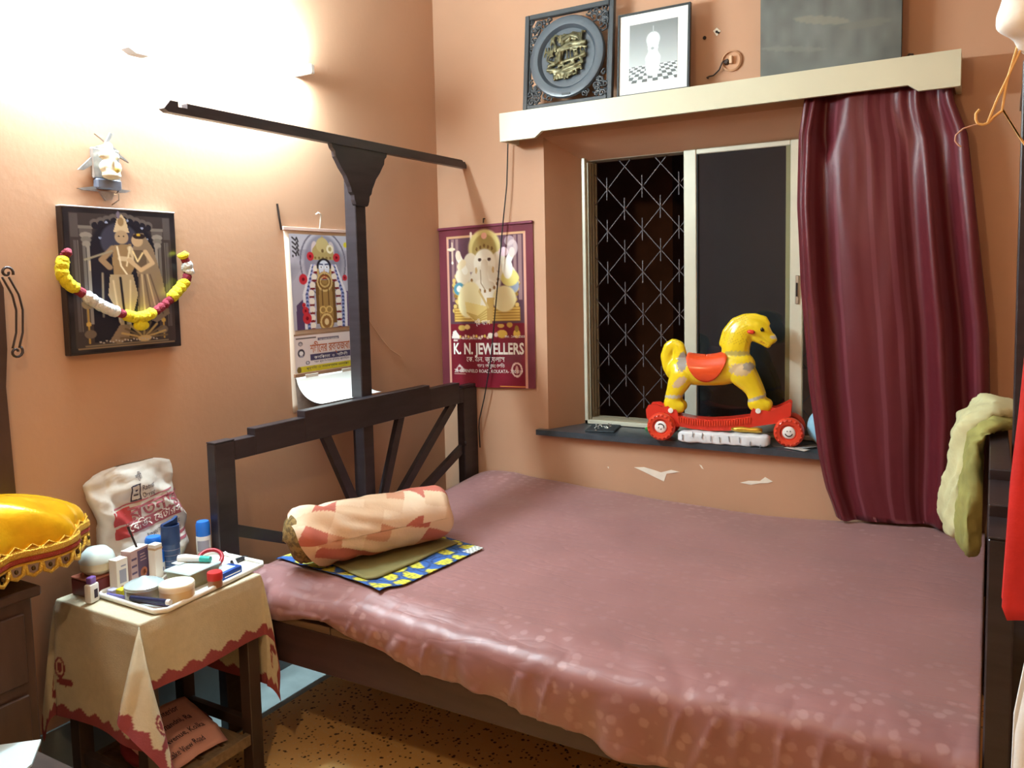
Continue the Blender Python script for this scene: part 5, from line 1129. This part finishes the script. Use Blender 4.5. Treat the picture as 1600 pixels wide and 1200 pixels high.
# ---------------------------------------------------------------- small things along the sill
ZS = .7752
PK = thing('paper_packet', 'crumpled white wrapped packet lying on the sill under the toy horse', 'packet', (1.35, -.02, ZS))
Mq = Matrix.Translation((1.372, -.010, ZS)) @ Matrix.Rotation(.08, 4, 'Z')
g = G(); nx = 40
def pk(u, v):
    a = 2*PI*v; ca, sa = math.cos(a), math.sin(a)
    x = -.180+.360*u; ee = 1-.35*max(0, abs(2*u-1)-.92)/.08
    y = .026*math.copysign(abs(ca)**.45, ca)*ee; z = .0235+.023*math.copysign(abs(sa)**.3, sa)*ee
    k = .003*nz(x*18, y*30, z*40)+.0012*math.sin(x*110+z*40)
    return Mq @ V((x, y+k, max(.0006, z+k)))
g.grid(pk, nx, 24); g.add([pk(0, i/23) for i in range(23)], [tuple(range(23))]); g.add([pk(1, i/23) for i in range(23)], [tuple(range(23))])
g.build('wrapped_body', mat('white_film', (222, 224, 226), rough=.35, bump=.25, bs=40, var=.06, vs=30), PK, smooth=True)
for k in range(9):
    x = -.16+.038*k; G().box((x, -.0305, .012), (x+.003, -.0285, .034), 0, Mq @ Matrix.Rotation(.15*math.sin(k), 4, 'Y')).build('grey_stripe', mat('grey_stripe', (128, 130, 136), rough=.5), PK)
o = thing('gold_ornament', 'small gilded tapering ornament lying on the white packet', 'ornament', (1.46, .02, ZS+.048))
G().tube([(1.40, .004, ZS+.061), (1.415, .005, ZS+.061), (1.44, .006, ZS+.062), (1.47, .010, ZS+.061), (1.50, .012, ZS+.062), (1.52, .014, ZS+.061)], [.005, .009, .012, .010, .012, .008], 12).build('gilt_body', mat('gilt', (196, 158, 60), rough=.28, metal=.7), o, smooth=True)
tag(G().box((.975, .155, ZS), (1.075, .185, ZS+.010), .002).build('green_strip', mat('bright_green', (56, 168, 62), rough=.4)), 'bright green plastic strip on the sill behind the horse front wheel', 'strip')
o = thing('mesh_pouch', 'flat black mesh pouch with silvery beads lying at the sill left end', 'pouch', (.80, .08, ZS))
Mm = Matrix.Translation((.800, .095, ZS)) @ Matrix.Rotation(.22, 4, 'Z')
G().box((-.066, -.085, 0), (.066, .085, .008), .003, Mm).build('pouch_body', mat('black_mesh', (40, 46, 50), rough=.6, bump=.4, bs=200), o)
rr = random.Random(8)
for k in range(26): G().ell(Mm @ V((rr.gauss(0, .022), rr.gauss(0, .035), .0095)), (.0055, .004, .003), 8, 6).build('bead', M_STEEL, o, smooth=True)
for k, (x, y, a, c) in enumerate(((1.60, .04, .3, (120, 116, 112)), (1.655, .0, -.4, (196, 190, 180)), (1.69, .05, .9, (150, 150, 150)))):
    Mk = Matrix.Translation((x, y, ZS+.0006+.002*k)) @ Matrix.Rotation(a, 4, 'Z')
    tag(G().box((-.045, -.018, 0), (.045, .018, .0012), 0, Mk).build('playing_card' if k == 1 else 'printed_slip', mat('slip_%s' % ('grey', 'cream', 'silver')[k], c, rough=.5, var=.3, vs=60)), ('grey printed slip lying by the horse rear wheel on the sill', 'cream slip nearest the sill edge beside the curtain', 'silvery slip half hidden by the curtain on the sill')[k], 'paper', 'printed slips on the sill')
o = thing('toy_ball', 'pale blue and yellow toy ball half hidden behind the curtain edge', 'ball', (1.74, .12, ZS))
G().ell((1.748, .10, ZS+.078), (.074, .07, .076), 24, 16).build('blue_ball', mat('ball_print', (150, 196, 220), rough=.35, col2=(214, 186, 70), vs=9, contrast=(.52, .56)), o, smooth=True)

# ================================================================= green cloth over the footboard
TW = thing('towel', 'crumpled pale and olive green cloth thrown over the footboard', 'cloth', (2.3, -.6, .7))
def bunch(chain, seed, amp, vox=.009):
    g = G(); d = interp(chain, 46)
    for p in d: g.ell(p[:3], (p[3], p[4], p[3]*.9), 14, 10)
    b = fuse(g, vox, 3); r = []
    for x, y, z in b.v:
        k = amp*(nz(x*26, y*11+z*7, seed)+.7*nz(x*50, y*40, z*22+seed)); k2 = amp*2.2*abs(nz(y*26+z*10, z*4+y*6, seed+3))
        x2 = x-k-k2*(x < 2.29); x2 = min(x2, 2.288) if x < 2.2905 and z < 1.0 else x2
        if x > 2.34 and z < 1.0: x2 = max(x2, 2.343)
        z2 = z+k*.5
        if 2.282 < x2 < 2.352 and z2 < 1.016:
            if z2 > .965: z2 = 1.018
            else: x2 = 2.281 if x2 < 2.316 else 2.353
        r.append((x2, y+k*.7, z2))
    b.v = r; return b
bunch([(2.372, -.50, .93, .022, .09), (2.374, -.50, 1.00, .024, .10), (2.345, -.51, 1.052, .028, .12), (2.30, -.53, 1.060, .032, .14), (2.256, -.55, 1.02, .038, .15), (2.244, -.54, .95, .042, .15), (2.235, -.55, .87, .044, .15), (2.228, -.57, .80, .040, .13), (2.222, -.60, .74, .034, .10), (2.220, -.61, .71, .024, .07)], 2., .012).build('pale_side', mat('pale_green_cotton', (198, 194, 150), rough=.85, bump=.2, bs=40, var=.08, vs=9), TW, smooth=True)
o = bunch([(2.366, -.61, .99, .014, .05), (2.345, -.61, 1.030, .015, .06), (2.305, -.66, 1.036, .020, .08), (2.266, -.71, .99, .026, .10), (2.262, -.72, .92, .028, .11), (2.258, -.72, .84, .030, .11), (2.256, -.72, .76, .031, .11), (2.258, -.72, .715, .030, .10), (2.260, -.72, .69, .022, .07)], 5., .012).build('olive_side', mat('olive_green_cotton', (150, 146, 82), rough=.85, bump=.3, bs=30, var=.25, vs=10), TW, smooth=True); o['label'] = 'olive green folded underside'

# ================================================================= right edge: bundled net, hanger, hanging clothes on a stand
M_NET = mat('white_net_cloth', (230, 230, 226), rough=.8, bump=.2, bs=30); M_CORD = mat('golden_cord', (226, 186, 120), rough=.6)
NET = thing('mosquito_net', 'bundled white net tied up at the top right above the curtain', 'net', (2.36, -1.76, 1.79))
g = G()
for c, r in (((2.36, -1.763, 1.865), (.07, .064, .057)), ((2.334, -1.763, 1.824), (.05, .051, .032)), ((2.36, -1.75, 1.808), (.054, .051, .032)), ((2.398, -1.763, 1.834), (.076, .064, .057)), ((2.325, -1.75, 1.792), (.017, .019, .017)), ((2.372, -1.782, 1.916), (.057, .057, .057))): g.ell(c, r, 20, 14)
b = fuse(g, .008, 3); b.v = [(x+.010*nz(x*20, y*20, z*28), y+.010*nz(x*20, z*24, 2), z+.007*nz(x*30, y*28, z*14)) for x, y, z in b.v]
b.build('net_bundle', M_NET, NET, smooth=True)
G().tube(interp([(2.37, -1.763, 1.95), (2.38, -1.763, 2.4), (2.38, -1.763, ZC)], 12), .003, 6).build('hanging_cord', M_CORD, NET)
for pts in ([(2.315, -1.75, 1.79), (2.302, -1.75, 1.738), (2.297, -1.75, 1.697)], [(2.320, -1.75, 1.785), (2.29, -1.751, 1.713), (2.278, -1.751, 1.679)], [(2.330, -1.75, 1.787), (2.331, -1.75, 1.757), (2.336, -1.75, 1.738)]):
    G().tube(interp(pts, 10), .0019, 6).build('tie_cord', M_CORD, NET)
HG = thing('wire_hanger', 'bent golden wire hanger dangling by cords under the white net bundle', 'hanger', (2.30, -1.75, 1.69))
G().tube(interp([(2.267, -1.75, 1.701), (2.262, -1.75, 1.695), (2.262, -1.75, 1.686), (2.265, -1.75, 1.679), (2.272, -1.75, 1.677), (2.279, -1.75, 1.679), (2.286, -1.75, 1.687), (2.298, -1.75, 1.696)], 40), .0020, 6).build('hook', M_CORD, HG, smooth=True)
for e in ((2.398, -1.75, 1.547), (2.40, -1.756, 1.56)): G().tube(interp([(2.298, -1.75, 1.696), (2.327, -1.75, 1.642), e], 20), .0017, 6).build('shoulder_wire', M_CORD, HG)
G().tube(interp([(2.277, -1.75, 1.678), (2.261, -1.75, 1.678), (2.245, -1.75, 1.674), (2.235, -1.75, 1.665), (2.234, -1.75, 1.656), (2.239, -1.75, 1.649), (2.243, -1.75, 1.646)], 30), .0012, 6).build('loose_ring', mat('pale_rosy_wire', (186, 150, 132), rough=.5), HG, smooth=True)

CS = thing('clothes_stand', 'dark wooden clothes stand holding the red cloth at the right edge', 'rack', (2.75, -2.1, 0))
for y in (-2.28, -1.98):
    G().box((2.90, y-.02, 0), (2.94, y+.02, 1.75), .003).build('upright', M_TWOOD, CS)
G().box((2.86, -2.34, 0), (2.98, -1.92, .05), .003).build('foot', M_TWOOD, CS)
G().tube([(2.40, -2.0, 1.62), (2.92, -2.0, 1.62)], .012, 10).build('upper_bar', M_TWOOD, CS)
G().tube([(2.40, -2.27, 1.19), (2.92, -2.27, 1.19)], .012, 10).build('lower_bar', M_TWOOD, CS)
def hang(x0f, x1, y, ztop, zb, seed, amp=.012, n=30):
    def f(u, v):
        s = v*2-1; L_ = ztop-zb(u); ar = .018*PI/2; d = abs(s)*(L_+ar)      # over the bar: back fall, then front fall
        an = min(1, d/ar)*PI/2; z = ztop+.018*math.cos(an)-max(0, d-ar); x = x0f(z)+(x1-x0f(z))*u
        yy = y-math.copysign(.018*math.sin(an), s)+math.copysign(1, -s)*amp*(.5+.5*math.sin(u*16+seed+z*3))*min(1, max(0, d-ar)*8)
        return V((x, yy, z))
    return G().grid(f, n, 80)
redx = lambda z: np.interp(z, [.99, 1.01, 1.17, 1.27, 1.37, 1.62], [2.318, 2.310, 2.316, 2.324, 2.330, 2.372])
RC = thing('red_cloth', 'bright red patterned cloth hanging over the stand at the right edge', 'cloth', (2.5, -2.0, .99))
hang(redx, 2.68, -2.0, 1.62, lambda u: .995+.012*abs(math.sin(u*5)), 1.).build('cloth_panel', mat('scarlet_cotton', (206, 46, 44), rough=.8, var=.22, vs=7, bump=.15, bs=60), RC, smooth=True, solid=.003)
for z in (1.09, 1.20): G().prism([(-.010, -.028), (.006, -.03), (.012, .0), (.004, .026), (-.009, .02)], ((2.345, -2.036, z), (1, 0, 0), (0, 0, 1)), -.002).build('grey_motif', mat('dusty_motif', (150, 92, 104), rough=.8), RC)
WC = thing('white_cloth', 'white cloth hanging lower than the red cloth at the right edge', 'cloth', (2.5, -2.27, .5))
whx = lambda z: np.interp(z, [.4, .85, .98, 1.05, 1.19], [2.318, 2.318, 2.320, 2.330, 2.362])
hang(whx, 2.66, -2.27, 1.19, lambda u: .52, 3.).build('cloth_panel', mat('white_cotton', (224, 228, 230), rough=.85, bump=.1, bs=60), WC, smooth=True, solid=.003)

# ================================================================= left edge: dresser with gold cover, mirror and papers
M_DRESS = mat('dark_dresser_wood', (70, 50, 42), rough=.5, var=.25, vs=6, aniso=(3, 3, .7))
DR = thing('dresser', 'dark wooden dresser at the left edge under the gold cover', 'dresser', (.15, -2.45, 0))
G().box((.012, -2.75, .0), (.255, -2.145, .70), .004).build('carcass', M_DRESS, DR)
G().box((.006, -2.78, .70), (.275, -2.13, .725), .004).build('top_slab', M_DRESS, DR)
for k in range(3):
    dd = G().box((.255, -2.72, .08+.205*k), (.266, -2.17, .255+.205*k), .003).build('drawer', M_DRESS, DR)
    G().ell((.276, -2.445, .165+.2*k), (.012, .014, .014), 12, 8).build('knob', M_STEEL, dd, smooth=True)
g = G(); g.prism([(-2.75, .725), (-2.09, .725), (-2.062, .80), (-2.058, .90), (-2.064, 1.20), (-2.054, 1.30), (-2.052, 1.46), (-2.09, 1.56), (-2.75, 1.60)], ((.03, 0, 0), (0, 1, 0), (0, 0, 1)), .025); g.build('mirror_back', M_DRESS, DR)
G().box((.056, -2.70, .78), (.058, -2.16, 1.50)).build('mirror_glass', mat('mirror', (190, 200, 200), rough=.03, metal=1), DR)
M_IRON = mat('wrought_iron', (74, 66, 66), rough=.4, metal=.6)
def spiral(cy, cz, r, a0, turn): return [(.06, cy+r*(1-.055*i)*math.cos(a0+turn*i*.5), cz+r*(1-.055*i)*math.sin(a0+turn*i*.5)) for i in range(15)]
G().tube(spiral(-2.044, 1.500, .017, -.4, 1), .0035, 6).build('iron_scroll', M_IRON, DR, smooth=True); G().tube(spiral(-2.034, 1.290, .018, .8, -1), .0035, 6).build('iron_scroll', M_IRON, DR, smooth=True)
for off in (0, .017): G().tube(interp([(.06, -2.040-off, 1.488), (.06, -2.017-off, 1.44), (.06, -2.010-off, 1.40), (.06, -2.014-off, 1.34), (.06, -2.026-off, 1.30)], 24), .0028, 6).build('iron_bow', M_IRON, DR, smooth=True)

GC = thing('gold_cover', 'shiny gold satin cover with jewelled lace edging draped over a domed object', 'cover', (.16, -2.33, .716))
gx, gy, rx, ry = .175, -2.335, .130, .390
def dome(u, v):
    a = 2*PI*u; z0, z1 = .812, .962
    k = math.cos(v*PI/2)**1.0 if v < 1 else 0
    fl = 1+.075*math.sin(a*8+2*math.sin(a*2))*(1-v)**.8+.03*nz(math.cos(a)*5, math.sin(a)*5, v*4)
    x, y = gx+rx*k*math.cos(a)*fl, gy+ry*k*math.sin(a)*fl
    return V((max(.078, x), y, z0+(z1-z0)*math.sin(v*PI/2)**.95+.010*nz(math.cos(a)*3, math.sin(a)*3, v*3)*(1-v)-(.0)))
g = G(); g.grid(dome, 96, 26)
g.build('satin_dome', mat('gold_satin', (238, 176, 24), rough=.24, metal=.5, var=.14, vs=14, bump=.25, bs=22), GC, smooth=True, solid=.002)
rim = [dome(i/96, 0) for i in range(96)]; vis = [p for i, p in enumerate(rim)]
M_GOLD = mat('gold_thread', (214, 166, 58), rough=.35, metal=.6, bump=.6, bs=300); M_REDB = mat('red_braid', (150, 50, 30), rough=.7, bump=.5, bs=250)
out = lambda p, d: V((gx+(p.x-gx)*(1+d/rx), gy+(p.y-gy)*(1+d/ry), p.z))
G().tube([out(p, .004)+V((0, 0, .006)) for p in rim], .006, 6, closed=True, flat=2.).build('gold_band', M_GOLD, GC)
G().tube([out(p, .004)+V((0, 0, -.009)) for p in rim], .005, 6, closed=True, flat=1.5).build('red_braid', M_REDB, GC)
G().tube([out(p, .003)+V((0, 0, -.020)) for p in rim], .004, 6, closed=True).build('gold_band', M_GOLD, GC)
pl = interp([tuple(out(p, .004)) for p in rim]+[tuple(out(rim[0], .004))], 2*44+1)
for k in range(44):
    a, b, c = V(pl[2*k]), V(pl[2*k+1]), V(pl[2*k+2]); 
    if c.x < .10: continue
    G().tube([a+V((0, 0, -.022)), a*.75+b*.25+V((0, 0, -.044)), b+V((0, 0, -.052)), c*.75+b*.25+V((0, 0, -.044)), c+V((0, 0, -.022))], .0055, 6).build('lace_scallop', M_GOLD, GC, smooth=True)
    G().tube([a+V((0, 0, .012)), b+V((0, 0, .026)), c+V((0, 0, .012))], .0025, 5).build('edging_loop', M_GOLD, GC)
    G().ell(b+V((0, 0, -.034)), (.005, .005, .006), 8, 6).build('sequin', mat('dark_sequin', (84, 62, 26), rough=.2, metal=.6), GC, smooth=True)
# low stool with papers, bottom left corner
ST = thing('low_stool', 'low dark stool in the bottom left corner carrying white papers', 'stool', (.46, -2.38, 0))
G().box((.36, -2.56, .375), (.60, -2.24, .395), .003).build('seat', M_TWOOD, ST)
for x in (.37, .56):
    for y in (-2.55, -2.28): G().box((x, y, 0), (x+.03, y+.03, .375), .002).build('leg', M_TWOOD, ST)
g = G(); g.prism([(.388, -2.218), (.30, -2.30), (.36, -2.52), (.53, -2.42), (.468, -2.285)], ((0, 0, .3965), (1, 0, 0), (0, 1, 0)), .006)
tag(g.build('paper_sheaf', mat('bluish_paper', (206, 222, 226), rough=.7)), 'pale bluish sheaf of papers on the low stool in the bottom left corner', 'paper')
g = G(); g.ell((.60, -2.345, .420), (.035, .04, .024), 16, 10); g.v = [(x+.006*nz(x*40, y*40, z*40), y, max(.3965, z)) for x, y, z in g.v]
tag(g.build('crumpled_tissue', M_PAPER, smooth=True), 'crumpled white tissue beside the pale papers at the bottom left', 'tissue')
